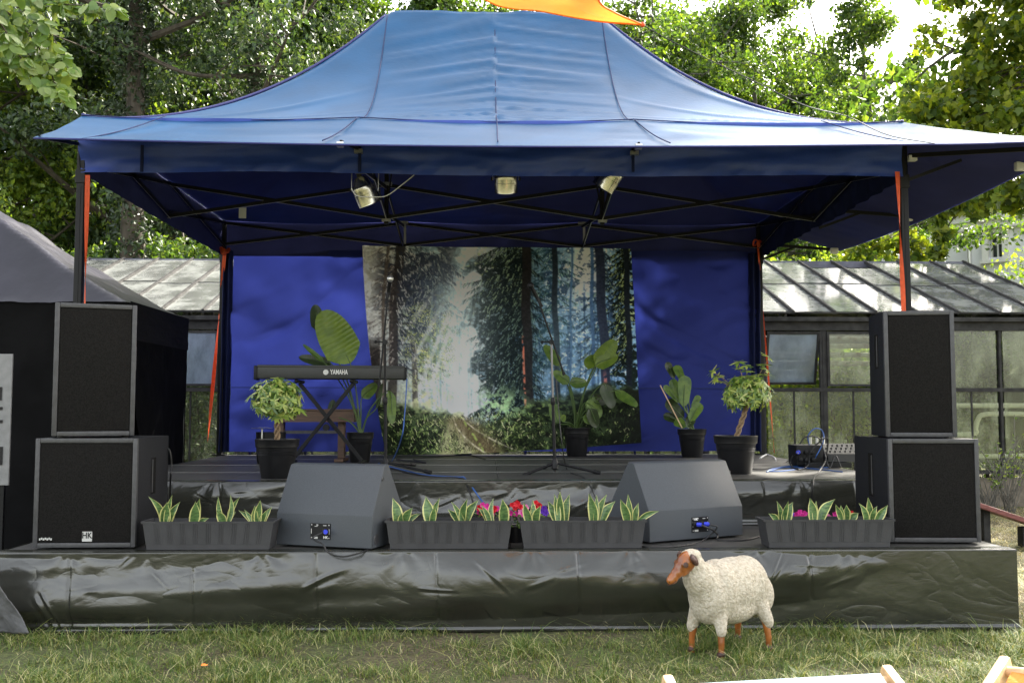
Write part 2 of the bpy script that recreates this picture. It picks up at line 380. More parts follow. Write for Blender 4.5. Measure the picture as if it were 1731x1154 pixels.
M['sashglass'] = glassmat('open_sash_glass', .62, (.8, .88, .9), (.45, .55, .70), 1.5, True)  # film colour holds the pale blue of reflected sky

# ------------------------------------------------------------------ ground
def groundmat():
    m = bpy.data.materials.new('lawn_soil'); m.use_nodes = True; n = m.node_tree.nodes; L = m.node_tree.links; p = n['Principled BSDF']
    tc = n.new('ShaderNodeTexCoord'); a = n.new('ShaderNodeTexNoise'); a.inputs['Scale'].default_value = 1.3; a.inputs['Detail'].default_value = 8
    b = n.new('ShaderNodeTexNoise'); b.inputs['Scale'].default_value = 45; b.inputs['Detail'].default_value = 6
    L.new(tc.outputs['Object'], a.inputs[0]); L.new(tc.outputs['Object'], b.inputs[0])
    r1 = n.new('ShaderNodeValToRGB'); r1.color_ramp.elements[0].position = .42; r1.color_ramp.elements[1].position = .58
    r1.color_ramp.elements[0].color = (.07, .062, .036, 1); r1.color_ramp.elements[1].color = (.06, .075, .025, 1); L.new(a.outputs[0], r1.inputs[0])
    r2 = n.new('ShaderNodeValToRGB'); r2.color_ramp.elements[0].position = .3; r2.color_ramp.elements[1].position = .75
    r2.color_ramp.elements[0].color = (.45, .42, .38, 1); r2.color_ramp.elements[1].color = (1.9, 1.8, 1.5, 1); L.new(b.outputs[0], r2.inputs[0])
    mx = n.new('ShaderNodeMix'); mx.data_type = 'RGBA'; mx.blend_type = 'MULTIPLY'; mx.inputs[0].default_value = 1
    L.new(r1.outputs[0], mx.inputs[6]); L.new(r2.outputs[0], mx.inputs[7]); L.new(mx.outputs[2], p.inputs['Base Color'])
    p.inputs['Roughness'].default_value = .95; bp = n.new('ShaderNodeBump'); bp.inputs['Strength'].default_value = .7; bp.inputs['Distance'].default_value = .03
    L.new(b.outputs[0], bp.inputs['Height']); L.new(bp.outputs[0], p.inputs['Normal']); return m
def make_ground():
    xs = np.concatenate([np.linspace(-400, -12, 20), np.linspace(-11.5, 12, 200), np.linspace(12.5, 400, 20)])
    ys = np.concatenate([np.linspace(-300, -9, 20), np.linspace(-8.8, 12, 180), np.linspace(12.5, 500, 24)])
    X, Y = np.meshgrid(xs, ys, indexing='ij')
    Z = (fbm(X*.9, Y*.9, 3)-.5)*.05 - .01
    o = npmesh('ground', np.stack([X.ravel(), Y.ravel(), Z.ravel()], 1), gridf(len(xs), len(ys)), groundmat(), smooth=True)
    tag(o, 'patchy brown and green lawn soil in front of the stage', kind='structure')
make_ground()
def blades(name, X, Y, H, lean, W, m, label, cat, zoff=0):
    n = len(X); r = np.random.RandomState(5)
    a = r.rand(n)*2*np.pi; dx = np.cos(a); dy = np.sin(a); fa = a+np.pi/2+r.randn(n)*.4
    wx = np.cos(fa)*W/2; wy = np.sin(fa)*W/2
    z0 = (fbm(X*.9, Y*.9, 3)-.5)*.05-.015+zoff
    def lv(t, wf):
        cx = X+dx*lean*H*t*t; cy = Y+dy*lean*H*t*t; cz = z0+H*t*(1-.25*lean*t)
        return np.stack([cx-wx*wf, cy-wy*wf, cz], 1), np.stack([cx+wx*wf, cy+wy*wf, cz], 1)
    a0, b0 = lv(0, 1); a1, b1 = lv(.4, .9); a2, b2 = lv(.75, .6); c, _ = lv(1., 0)
    V = np.stack([a0, b0, a1, b1, a2, b2, c], 1).reshape(-1, 3); k = np.arange(n)*7
    q = np.concatenate([np.stack([k, k+1, k+3, k+2], 1), np.stack([k+2, k+3, k+5, k+4], 1)])
    t = np.stack([k+4, k+5, k+6], 1)
    o = npmesh(name, V, [q, t], m); tag(o, label, cat, kind='stuff'); return o
def make_grass():
    r = np.random.RandomState(2)
    n = 190000; X = r.uniform(-5, 5.5, n); Y = r.uniform(-3.6, -1.22, n)
    d = fbm(X*1.6, Y*1.6, 11)
    dirt = ss(-1.9, -3.0, X+.35*(Y+2))*.75
    keep = r.rand(n) < np.clip((d-.26)*3, .22, 1)*(1-dirt)
    X = X[keep]; Y = Y[keep]; n = len(X); d = d[keep]
    cl = fbm(X*7, Y*7, 19, 3); H = (.014+.036*r.rand(n))*(.6+1.1*d)*(.45+1.15*ss(.4, .65, cl)); edge = np.abs(Y+1.27) < .05; H[edge] *= 1.8
    ln = r.rand(n)*1.4+.3
    long_ = r.rand(n) < .03; H[long_] = .07+.10*r.rand(long_.sum()); ln[long_] = 1+r.rand(long_.sum())
    blades('grass', X, Y, H, ln, np.full(n, .0042), M['grass'], 'short patchy green and straw coloured grass in front of the stage', 'grass')
    n = 40000; X = r.uniform(3.15, 8, n); Y = r.uniform(-1.3, 5.5, n)
    H = .02+.05*r.rand(n)
    blades('dry_grass', X, Y, H, 1+r.rand(n)*1.6, np.full(n, .005), leafmat('straw_blade', [(.16, .15, .06), (.34, .29, .14), (.55, .48, .3)], .2, .7, 1), 'dry straw grass right of the stage by the greenhouse', 'dry grass')
make_grass()

# ------------------------------------------------------------------ blue canopy tent
XL, XR, YB = -3.01, 3.07, 4.0
XC = (XL+XR)/2; HX = (XR-XL)/2; ZF = 3.41; ZR = 5.04; ZP = .76
RX = 1.035
def roofz(X, Y):
    tx = np.clip((HX-np.abs(X-XC))/(HX-RX), 0, 1.6); ty = np.clip((2-np.abs(Y-2))/2, 0, 1)
    k = .07
    h = np.clip(.5+.5*(ty-tx)/k, 0, 1); t = ty*(1-h)+tx*h - k*h*(1-h)
    t = np.clip(t, 0, 1)
    z = ZF+(ZR-ZF)*(.25*t+.75*t*t)
    node = np.abs(np.sin(np.pi*(X-XL)/((XR-XL)/3)))
    z = z-.03*node*np.exp(-ty*6)*(tx > .02)
    return z, tx, ty
TENT = thing('canopy_tent', 'large blue pop-up canopy tent with peaked roof over the stage', 'canopy tent', (XC, 2, ZP))
def make_canopy():
    nx, ny = 300, 170
    X, Y = np.meshgrid(np.linspace(XL, XR, nx), np.linspace(0, YB, ny), indexing='ij')
    Z, tx, ty = roofz(X, Y)
    # crosswise puckers in the steep front panels, gathered on the centre seam
    g = np.exp(-np.abs(X-XC)/1.3)*ss(0, .05, ty)*(ty < tx)
    side = np.where(X > XC, 1, 2)
    sx_ = np.abs(X-XC); arc = ty*24+sx_*1.1*side+.9*vn(X*.9+side*7, ty*5, 61)
    rid = 1-np.abs(2*vn(X*.45+side*5, arc, 62)-1); rid2 = 1-np.abs(2*vn(X*1.3+side*3, arc*2.3, 63)-1)
    wr = (np.maximum(0, rid-.55)*.055*np.exp(-sx_/1.2)+np.maximum(0, rid2-.7)*.035*np.exp(-sx_/.45))
    fr = ss(0, .10, ty)*(ty < tx+.1)*ss(1.15, .9, sx_)
    Z = Z+wr*fr
    # slack billows between frame points and long creases running from the corners
    Z = Z+(fbm(X*.8, Y*1.6, 5, 2)-.5)*.035*ss(0, .12, ty)*ss(0, .12, tx)
    for cx_, cy_, a_, w_, m_s in ((XL, 0, .32, .018, .012), (XL, 0, .50, .03, .016), (XR, 0, .28, .018, .014), (XR, 0, .45, .025, .016), (XR, 0, .70, .03, .014), (XL, 0, .75, .03, .012)):
        dx_ = np.abs(X-cx_); rr_ = np.hypot(dx_, Y-cy_); an_ = np.arctan2(Y-cy_, dx_); Z = Z+m_s*np.exp(-((an_-a_)*rr_/w_)**2)*ss(.15, .5, rr_)*ss(2.6, 1.2, rr_)
    o = npmesh('roof_canopy', np.stack([X.ravel(), Y.ravel(), Z.ravel()], 1), gridf(nx, ny), M['canopy'], TENT, smooth=True)
    npmesh('underside_shade', np.stack([X.ravel()[:], Y.ravel(), Z.ravel()-.012], 1), gridf(nx, ny), M['underside_shade'], TENT, smooth=True)  # added sheet under the roof cloth, carries the shade of its underside
    # front and right awning flaps
    def flap(P0, P1, n, m_, name, sag=.03, seed=1):
        V = []
        for i in range(n):
            u = i/(n-1)
            a = P0(u); b = P1(u)
            for j in range(m_):
                t = j/(m_-1)
                p = a.lerp(b, t); V.append((p.x, p.y, p.z))
        V = np.array(V); q = np.tile(np.linspace(0, 1, m_), n)
        V[:, 2] -= sag*np.sin(np.pi*q)
        V[:, 2] += (vn(V[:, 0]*2.5+V[:, 1]*9, V[:, 0]*.3+q*5, seed)-.5)*.018*np.sin(np.pi*np.clip(q, 0, 1))
        npmesh('awning_underside_shade', V-np.array([0, 0, .008]), gridf(n, m_), M['underside_shade'], TENT, smooth=True)  # same added sheet below the awning, shade in its colour
        return npmesh(name, V, gridf(n, m_), M['canopy'], TENT, smooth=True)
    def ftop(u):
        x = XL+(XR-XL)*u; z = ZF-.03*abs(math.sin(math.pi*3*u))+.003; return Vector((x, -.003, z))
    def fbot(u):
        x = XL-.06+(4.06-XL+.06)*u; z = 3.085-.035*math.sin(math.pi*min(1, u*1.18))+.03*ss(.85, 1, u); return Vector((x, -.62, float(z)))
    flap(ftop, fbot, 160, 16, 'front_awning', .02, 3)
    flap(lambda u: Vector((XR+.003, YB*u, ZF+.002)), lambda u: Vector((4.06, -.62+(4.12+.62)*u, 3.11-.06*math.sin(math.pi*u))), 90, 14, 'side_awning', .02, 5)
    # hems
    mb = MB(); mb.tube([fbot(i/60)+Vector((0, 0, -.008)) for i in range(61)], .006, 6); mb.build('hem', M['hem'], TENT, 'all')
    # seams
    def seam(pts):
        mb = MB(); mb.tube(pts, .0045, 5); mb.build('seam', M['seam'], TENT, 'all')
    def onroof(x, y):
        z, _, _ = roofz(np.array([x]), np.array([y])); return Vector((x, y, float(z[0])+.013))
    for sx in (-1, 0, 1):
        seam([onroof(XC+sx*(RX-.02) - (0 if sx == 0 else -sx*.03)*0, 2-2*t) for t in np.linspace(0.02, .995, 50)])
    seam([ftop(i/90)+Vector((0, -.004, .006)) for i in range(91)])
    for u in (.08, .34, .5, .66):
        pass
    for x0, x1 in ((-2.4, -2.75), (-1., -1.15), (XC, XC), (1.05, 1.2), (2.45, 2.95)):
        a = Vector((x0, -.006, ZF+.002)); b = Vector((x1, -.62, 3.07)); seam([a.lerp(b, t)+Vector((0, 0, -.02*math.sin(math.pi*t)+.006)) for t in np.linspace(0, 1, 12)])
    # hip edge tapes
    for sx, sy in ((-1, 0), (1, 0), (-1, 1), (1, 1)):
        pts = []
        for t in np.linspace(0, 1, 40):
            x = XC+sx*(HX-(HX-RX)*t); y = 2*t if sy == 0 else 4-2*t
            pts.append(onroof(x, y))
        mb = MB(); mb.tube(pts, .012, 6); mb.build('hip_tape', M['hem'], TENT, 'all')
    # valances
    def val(a, b, name, z0, z1, seed, amp=.02, n=140, m_=14, matn='under', fold=0):
        a = Vector(a); b = Vector(b); d = (b-a).normalized(); nn = Vector((d.y, -d.x, 0))
        U, T = np.meshgrid(np.linspace(0, 1, n), np.linspace(0, 1, m_), indexing='ij')
        L = (b-a).length
        off = amp*(fbm(U*L*1.1+T*1.6, T*2.0-U*L*.6, seed, 3)-.5)*2*np.sqrt(T) + amp*.35*(vn(U*L*3-T*4, T*5+U*L*2, seed+3)-.5) + .012*(vn(U*L*16+T*9, T*3, seed+1)-.5)*ss(.7, .85, T)
        if fold: off = off+fold*np.sin(U*L*22+3*T)*T
        P = np.array(a)[None, None, :]*(1-U[..., None])+np.array(b)[None, None, :]*U[..., None]
        P[..., 2] = z0(U) + (z1(U)-z0(U))*T
        P = P+np.array(nn)[None, None, :]*off[..., None]
        return npmesh(name, P.reshape(-1, 3), gridf(n, m_), M[matn], TENT, smooth=True)
    zt = lambda U: 3.40+0*U
    val((XL, -.012, 0), (XR-.02, -.012, 0), 'valance', zt, lambda U: 2.995+.008*np.sin(U*9), 31, .05, n=300, m_=24)
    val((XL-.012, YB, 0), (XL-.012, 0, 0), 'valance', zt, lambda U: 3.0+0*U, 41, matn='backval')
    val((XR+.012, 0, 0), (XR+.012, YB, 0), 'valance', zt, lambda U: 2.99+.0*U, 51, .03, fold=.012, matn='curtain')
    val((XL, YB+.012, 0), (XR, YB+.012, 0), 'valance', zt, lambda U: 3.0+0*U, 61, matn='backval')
    # side curtain gathered on back posts
    for x0, x1 in ((XL-.02, XL+.11), (XR-.13, XR+.02)):
        n, m_ = 30, 60
        U, T = np.meshgrid(np.linspace(0, 1, n), np.linspace(0, 1, m_), indexing='ij')
        P = np.stack([x0+(x1-x0)*U+.01*(vn(T*8, U, 3)-.5), 3.93+.03*np.sin(U*14+T*2)+.02*vn(U*3, T*9, 8), 3.05-(3.05-.80)*T], -1)
        npmesh('gathered_curtain', P.reshape(-1, 3), gridf(n, m_), M['curtain'], TENT, smooth=True)
    # legs
    for x in (XL, XR):
        for y in (0.035, YB-.04):
            mb = MB(); mb.box2((x-.028, y-.028, ZP), (x+.028, y+.028, 3.38), bev=.004)
            mb.box2((x-.036, y-.036, 2.92), (x+.036, y+.036, 3.02), bev=.004)
            mb.box2((x-.07, y-.07, ZP), (x+.07, y+.07, ZP+.012))
            mb.box2((x-.006, y-.031, ZP+.02), (x+.006, y-.028, 2.9))
            mb.build('leg', M['black_metal'], TENT)
    xs = [XL, XL+(XR-XL)/3, XL+2*(XR-XL)/3, XR]
    def bars(a, b, zh, zl):
        for p, q in ((zh, zl), (zl, zh)):
            mb = MB(); mb.beam((a[0], a[1]+(.012 if p > q else -.012), p), (b[0], b[1]+(.012 if p > q else -.012), q), .016, .032)
            sh = Vector((0, 0, -.017)); mb.beam(Vector((a[0], a[1]+(.012 if p > q else -.012), p))+sh, Vector((b[0], b[1]+(.012 if p > q else -.012), q))+sh, .007, .003, mi=1)
            mb.build('truss_bar', [M['black_metal'], M['bright_metal']], TENT)
    for y in (.05, 2., YB-.06):
        zl = 3.06 if y < 3 else 3.12; zh = 3.37
        for i in range(3): bars((xs[i], y), (xs[i+1], y), zh, zl)
    for x in (XL+.02, XR-.02):
        bars((x+.0, .05), (x, 2.), 3.37, 3.06); bars((x, 2.), (x, YB-.06), 3.37, 3.1)
    for x in xs[1:3]:
        bars((x, .05), (x, 2.), 3.34, 3.06); bars((x, 2.), (x, YB-.06), 3.34, 3.1)
        mb = MB(); mb.box2((x-.02, 1.98, 3.0), (x+.02, 2.02, 4.93), bev=.003); mb.box2((x-.03, 1.97, 4.9), (x+.03, 2.03, 4.96), bev=.01); mb.build('peak_pole', M['black_metal'], TENT)
        for yy in (.06, 2.0, YB-.06):
            mb = MB(); mb.box2((x-.05, yy-.03, 3.36), (x+.05, yy+.03, 3.39)); mb.build('joint', M['bright_metal'], TENT); mb = MB(); mb.box2((x-.04, yy-.03, 3.02), (x+.04, yy+.03, 3.045)); mb.build('joint', M['bright_metal'], TENT)
        mb = MB(); mb.beam((x, 2, 3.1), (x-.28, 1.2, 3.95), .012, .02); mb.beam((x, 2, 3.1), (x+.2, 1.2, 3.95), .012, .02); mb.build('roof_stay', M['black_metal'], TENT)
        mb = MB(); mb.box2((x+.005, YB-.10, 3.13), (x+.03, YB-.09, 3.36)); mb.build('bracket_arm', M['bright_metal'], TENT)
        mb = MB(); mb.beam((x, -.02, 3.18), (x-.05, -.58, 3.08), .014, .024); mb.beam((x, -.02, 3.3), (x-.03, -.2, 3.17), .014, .02)
        mb.build('awning_strut', M['black_metal'], TENT)
        mb = MB(); mb.box2((x-.075, -.6, 3.045), (x-.03, -.55, 3.075)); mb.build('joint', M['bright_metal'], TENT); mb = MB(); mb.box2((x-.03, -.06, 3.14), (x+.03, -.02, 3.17)); mb.build('joint', M['bright_metal'], TENT)
    for y in (.0, 2., YB):
        mb = MB(); mb.beam((XR+.03, y, 3.16), (4.0, y+(-.5 if y == 0 else .02), 3.10), .016, .032); mb.beam((XR+.03, y, 2.98), (3.5, y, 3.13), .014, .024)
        mb.build('awning_strut', M['black_metal'], TENT)
        mb = MB(); mb.box2((XR+.03, y-.02, 3.12), (XR+.09, y+.02, 3.16)); mb.build('joint', M['whitepl'], TENT)
        mb = MB(); mb.box((3.95, y, 3.085), (.09, .05, .07), bev=.015); mb.build('joint', M['whitepl'], TENT)
    mb = MB(); mb.beam((XL, -.02, 3.2), (XL-.03, -.6, 3.09), .014, .024); mb.build('awning_strut', M['black_metal'], TENT)
    p = at(410, 360, 2.8)
    mb = MB(); mb.box(p, (.075, .002, .11)); t = mb.build('care_tag', M['print_white'], TENT)
    # curtain loops hanging on the valance
    for px in (240, 608, 1070):
        p = at(px, 268, -.04); mb = MB(); mb.box(p, (.022, .012, .2), bev=.003); mb.build('toggle_loop', M['curtain'], TENT)
make_canopy()

def strap(a, b, w, label, knot=False):
    a = Vector(a); b = Vector(b); mb = MB()
    n = 14; sid = Vector((1, 0, 0)); pts = [a.lerp(b, i/n) for i in range(n+1)]; vs = []
    for i, p in enumerate(pts):
        an = i*.35; s_ = Vector((math.cos(an), math.sin(an)*.6, 0))*w/2; vs += [p-s_, p+s_, p+s_+Vector((0, .002, 0)), p-s_+Vector((0, .002, 0))]
    mb.add(vs, [[i*4+j, i*4+(j+1) % 4, i*4+4+(j+1) % 4, i*4+4+j] for i in range(n) for j in range(4)])
    if knot:
        mb.tube([a+Vector((math.cos(q)*.05, math.sin(q)*.05-.0, .03*math.sin(q*2)+.01)) for q in np.linspace(0, 6.3, 16)], .011, 6)
        mb.ball(a+Vector((.0, -.05, -.01)), (.028, .02, .04))
    o = mb.build('tie_down_strap', M['strap']); tag(o, label, 'strap', 'orange straps on the tent posts')
strap(at(148, 296, -.03), at(137, 800, -.03), .035, 'orange strap hanging along the front left tent post')
strap(at(1517, 290, -.06), at(1533, 640, -.05), .035, 'orange strap wound down the front right tent post')
strap(at(380, 425, 3.88), at(351, 747, 4.2), .04, 'orange strap slanting outward from the back left tent post', True)
strap(at(1281, 412, 3.88), at(1309, 765, 4.25), .022, 'thin red strap slanting outward from the back right tent post', True)

# blue back wall
def make_backwall():
    nx, nz = 260, 110
    U, T = np.meshgrid(np.linspace(0, 1, nx), np.linspace(0, 1, nz), indexing='ij')
    x0, x1 = XL+.09, XR-.03
    X = x0+(x1-x0)*U; Z = 3.07-(3.07-.80)*T
    d = fbm(X*.9+Z*.8, Z*1.1-X*.55, 71, 3)-.5
    Y = 4.0+.24*d+.15*(fbm(X*1.2-Z*2.2, (Z+X)*.5, 72, 3)-.5)
    # long diagonal folds
    for (ax, az_, dx, dz, wd, am) in ((-2.7, 2.0, 1.6, 1.0, .10, .035), (-2.9, 1.3, 1.7, .9, .12, .035), (1.6, 2.5, 1.5, -1.0, .09, .04), (1.7, 2.0, 1.5, -.65, .10, .04), (2.1, 2.85, 1.0, -.5, .06, .03)):
        l = math.hypot(dx, dz); ux, uz = dx/l, dz/l
        al = (X-ax)*ux+(Z-az_)*uz; pr_ = -(X-ax)*uz+(Z-az_)*ux + .06*np.sin(al*3)
        Y = Y-am*1.4*np.exp(-(pr_/(wd*.6))**2)*ss(-.15, .3, al)*ss(l+.2, l-.3, al)
    Y = 4.07-np.log1p(np.exp((4.07-Y)*30))/30; Y = np.maximum(Y, 3.955)
    o = npmesh('tent_back_wall', np.stack([X.ravel(), Y.ravel(), Z.ravel()], 1), gridf(nx, nz), M['sheet'], None, smooth=True)
    tag(o, 'bright blue wrinkled cloth wall hanging at the back of the stage', 'cloth wall')
    mb = MB(); zz = at(830, 655, 4).z
    for a, b in ((x0, x1),):
        mb.beam((a, 3.93, zz), (b, 3.93, zz-.01), .003, .008)
    mb.build('seam', M['seam'], o)
    mb = MB()
    for x in np.arange(-2.7, 3.0, .62): mb.box((x, 4.06, .79), (.025, .012, .1))
    mb.build('floor_tie', M['curtain'], o)
make_backwall()

# forest print (a printed cloth: its picture is pigment)
def paint_forest(px, py):
    h, w_ = px.shape; L = lambda c: np.array(c, float)/255
    C = np.zeros((h, w_, 3))
    def mixc(c, m): 
        nonlocal C
        m = np.clip(m, 0, 1)[..., None]; C = C*(1-m)+L(c)*m if isinstance(c, tuple) else C*(1-m)+c*m
    N = lambda s, sd, ax=1., o=4: fbm(px/s, py/s*ax, sd, o)
    C[:] = L((70, 92, 100))
    mixc((190, 180, 168), ss(740, 640, px)*(.75))
    mixc((112, 150, 190), ss(860, 960, px)*.8)
    mixc((205, 225, 232), np.exp(-((px-778-(py-560)*.05)/48)**2)*ss(400, 470, py+0*px)*.95)
    mixc((225, 222, 214), np.exp(-((px-765)/60)**2-((py-640)/75)**2))
    mixc((228, 226, 230), np.exp(-((px-800)/45)**2-((py-440)/30)**2)*1.1)
    mixc((228, 228, 228), np.exp(-((px-992+.1*(py-440))/26)**2-((py-455)/55)**2)*1.2)
    # vertical thin trunks in the mist
    r = np.random.RandomState(4)
    for i in range(46):
        x = r.uniform(640, 1080); wd = r.uniform(1.2, 4.2); dk = r.uniform(.25, .8)
        c = (96, 104, 108) if x < 860 else (40, 62, 96)
        top = r.uniform(430, 560)
        mixc(c, ss(wd, wd*.35, np.abs(px-x-(py-600)*r.uniform(-.02, .02)))*dk*ss(top, top+60, py)*ss(735, 700, py))
    # light beams
    ang = np.arctan2(px-800, py-380); mixc((225, 232, 235), ss(.5, .75, vn(ang*26, 0*ang, 9))*.35*np.exp(-((px-740)/85)**2)*ss(450, 560, py))
    # left spruce foliage: drooping boughs
    n1 = fbm(px/16+py/40, py/6-px/26, 12, 5); n1b = N(42, 13)
    mixc((34, 36, 44), ss(.47, .56, n1*.55+n1b*.6-.10+.16*np.exp(-((px-742)/52)**2-((py-490)/85)**2))*ss(625, 660, px)*ss(800, 760, px)*ss(650, 560, py)*.93)
    mixc((46, 42, 40), ss(.50, .6, n1)*ss(700, 610, px)*ss(430, 700, py)*.7)
    mixc((20, 26, 48), np.exp(-((px-738)/34)**2-((py-492)/48)**2)*1.1*ss(.3, .5, n1))
    mixc((235, 232, 225), ss(.60, .68, fbm(px/7, py/6, 14))*ss(800, 700, px)*ss(640, 520, py)*.45)
    mixc((236, 240, 240), np.exp(-((px-772-(560-py)*.12)/26)**2)*ss(430, 520, py)*ss(720, 640, py)*.85)
    mixc((196, 226, 240), np.exp(-((px-785)/22)**2-((py-520)/70)**2)*.7)
    # yellow green bush left middle
    m = np.exp(-((px-735)/36)**2-((py-580)/55)**2)
    mixc((70, 84, 42), ss(.40, .56, fbm(px/9, py/9, 15))*m*1.4); mixc((182, 186, 92), ss(.57, .64, fbm(px/5, py/5, 16))*m*1.3)
    # left trunks
    for x, wd, tl, c in ((672, 9, -.03, (40, 36, 36)), (655, 4, 0, (70, 62, 56)), (704, 6, .03, (58, 52, 48)), (640, 10, 0, (30, 27, 26))):
        mixc(c, ss(wd, wd-2.5, np.abs(px-x-(py-560)*tl-1.5*np.sin(py/30)))*.95*(ss(560, 600, py) if x in (640, 704) else 1))
    # big central spruce: trunk + hanging boughs
    jag = 18*np.sin(py/15.+np.sin(px/9.))+26*(fbm(px/24, py/12, 18)-.5)
    edge = 808+jag-14*np.sin((py-430)/60.)+ss(430, 470, py)*0
    boug = ss(edge, edge+9, px)*ss(905, 884, px)
    tex = fbm(px/9-py/14, py/5.5+px/20, 19, 5)
    mixc((22, 28, 30), boug*ss(.36, .50, tex+.1*ss(700, 560, py))*ss(418, 450, py))
    mixc((120, 150, 168), boug*ss(.60, .68, tex)*.55); mixc((176, 190, 110), boug*ss(.64, .7, fbm(px/6, py/5, 24))*.5*ss(560, 440, py))
    b2 = ss(975, 900, px)*ss(900, 904, px)*ss(418, 430, py)
    mixc((34, 52, 62), b2*ss(.50, .58, fbm(px/12+py/16, py/5, 25, 5))*.9)
    # blue forest right
    m = ss(905, 930, px)*ss(1075, 1060, px)
    mixc((26, 40, 66), m*ss(.50, .60, fbm(px/8+py/30, py/6, 26, 5))*.72*ss(690, 560, py))
    mixc((200, 220, 240), m*ss(.64, .69, fbm(px/4, py/4, 27))*.8)
    m = ss(1030, 1052, px+.05*(py-500)); mixc((18, 26, 24), m*ss(.38, .5, fbm(px/9, py/7, 28)));  mixc((190, 205, 150), m*ss(.62, .67, fbm(px/6-py/9, py/4, 29))*.75*ss(640, 520, py))
    Hn, Wn = 0, 0
    nu_, nv_ = px.shape
    def splat(xs, ys, col, al):
        ix = np.clip(((xs-613-(ys-418)/350*28)/454*(nu_-1)).astype(int), 0, nu_-1); iy = np.clip(((ys-418)/350*(nv_-1)).astype(int), 0, nv_-1)
        al = np.asarray(al).reshape(-1, 1) if np.ndim(al) else al
        C[ix, iy] = C[ix, iy]*(1-al)+L(col)*al
    def bough(x0, y0, ln, dr, col, hi, al=.85, nt=46, tw=12):
        t = np.linspace(0, 1, 60); bx = x0+ln*t; by = y0+dr*abs(ln)*(t**1.5)*.5-3*np.sin(t*5)
        splat(bx, by, col, al)
        for k in range(nt):
            u = r.rand(); i = int(u*59); l = tw*(1-.45*u)*(.5+r.rand()); a = r.uniform(.6, 1.5); sgn = 1 if ln > 0 else -1
            q = np.linspace(0, 1, int(l)+2); xs_ = bx[i]+sgn*q*l*np.cos(a)*.8+r.uniform(-1, 1); ys_ = by[i]+q*l*np.sin(a)
            c = hi if r.rand() < .16 else col
            splat(xs_, ys_, c, al*(1-.4*q)); splat(xs_+1, ys_, c, al*.6*(1-q))
    for y0 in np.arange(412, 745, 5.5):
        f = .55+.45*math.sin(y0*.11)*math.sin(y0*.043+1)
        bough(888+(y0-560)*.03, y0, -(46+58*f)*r.uniform(.7, 1.1), r.uniform(.2, .8), (16, 22, 24), (120, 142, 110) if y0 < 520 else (84, 104, 92), nt=60, tw=15)
        if r.rand() < .6: bough(893+(y0-560)*.03, y0, r.uniform(18, 42), r.uniform(.3, .8), (18, 26, 30), (90, 110, 100), nt=24)
    for y0 in np.arange(416, 640, 7):
        bough(941, y0, r.choice([-1, 1])*r.uniform(18, 52), .4, (30, 52, 62), (130, 165, 150), .7, 26, 9)
        bough(1018, y0, r.choice([-1, 1])*r.uniform(14, 40), .5, (26, 36, 48), (120, 140, 110), .7, 22, 9)
        bough(1066, y0, -r.uniform(16, 46), .6, (12, 18, 16), (150, 165, 100), .85, 40, 10)
        bough(674, y0, r.uniform(20, 95), .5, (36, 38, 46), (200, 196, 190), .7, 34, 10)
        bough(668, y0+3, -r.uniform(10, 45), .4, (70, 62, 58), (210, 200, 186), .5, 16, 8)
    for k in range(60): bough(r.uniform(700, 760), r.uniform(430, 560), r.choice([-1, 1])*r.uniform(14, 40), .5, (26, 30, 46), (150, 160, 150), .7, 22, 10)
    for k in range(90):
        x = r.normal(735, 22); y = r.normal(590, 32); splat(x+r.randn(30)*6, y+r.randn(30)*4, (176, 180, 96) if r.rand() < .5 else (60, 72, 40), .8)
    # right trunks
    for x, wd, tl, c in ((893, 9, .03, (26, 24, 25)), (941, 6, .035, (28, 33, 40)), (1020, 9, .06, (30, 34, 48)), (1062, 6, .03, (20, 24, 30)), (1002, 4, .02, (50, 74, 110)), (966, 3, .0, (52, 80, 118))):
        mixc(c, ss(wd, wd-2.5, np.abs(px-x-(py-560)*tl-1.2*np.sin(py/22)))*.97)
    mixc((170, 92, 70), ss(2.6, .8, np.abs(px-886-(py-560)*.03))*ss(560, 590, py)*ss(730, 690, py)*ss(.42, .5, N(9, 31)))
    mixc((150, 84, 78), ss(4, 1.5, np.abs(px-1018-(py-560)*.06))*ss(630, 660, py)*ss(725, 705, py)*ss(.4, .5, N(8, 32)))
    # undergrowth
    gl = 700+18*np.sin(px/60.)+26*(N(30, 33)-.5) - 18*ss(820, 900, px)
    g = ss(gl-8, gl+6, py)
    mixc((48, 60, 38), g)
    mixc((20, 24, 18), g*ss(.36, .56, N(13, 34, 1.6))); mixc((120, 144, 70), g*ss(.56, .7, N(5, 35, 1.6))*.6*ss(1010, 900, px))
    m = np.exp(-((px-735)/45)**2-((py-672)/26)**2); mixc((200, 205, 140), m*ss(.35, .6, N(6, 36)))
    m = np.exp(-((px-845)/40)**2-((py-690)/26)**2)*ss(.4, .6, N(6, 37)); mixc((150, 188, 130), m)
    pc = 778-(py-700)*.35+ (py-700)**2*.004; pw = 7+(py-690)*.45
    mixc((150, 150, 105), ss(pw, pw*.5, np.abs(px-pc))*ss(690, 705, py)*.9)
    mixc((176, 170, 140), ss(5, 1, np.abs(px-pc-pw*.5))*ss(695, 715, py)*.5); mixc((66, 78, 42), ss(5, 1.5, np.abs(px-pc+1))*ss(715, 740, py)*.7)
    mixc((16, 18, 16), ss(1000, 1060, px)*ss(690, 720, py)*.93); mixc((26, 28, 22), ss(700, 640, px)*ss(680, 720, py)*.6)
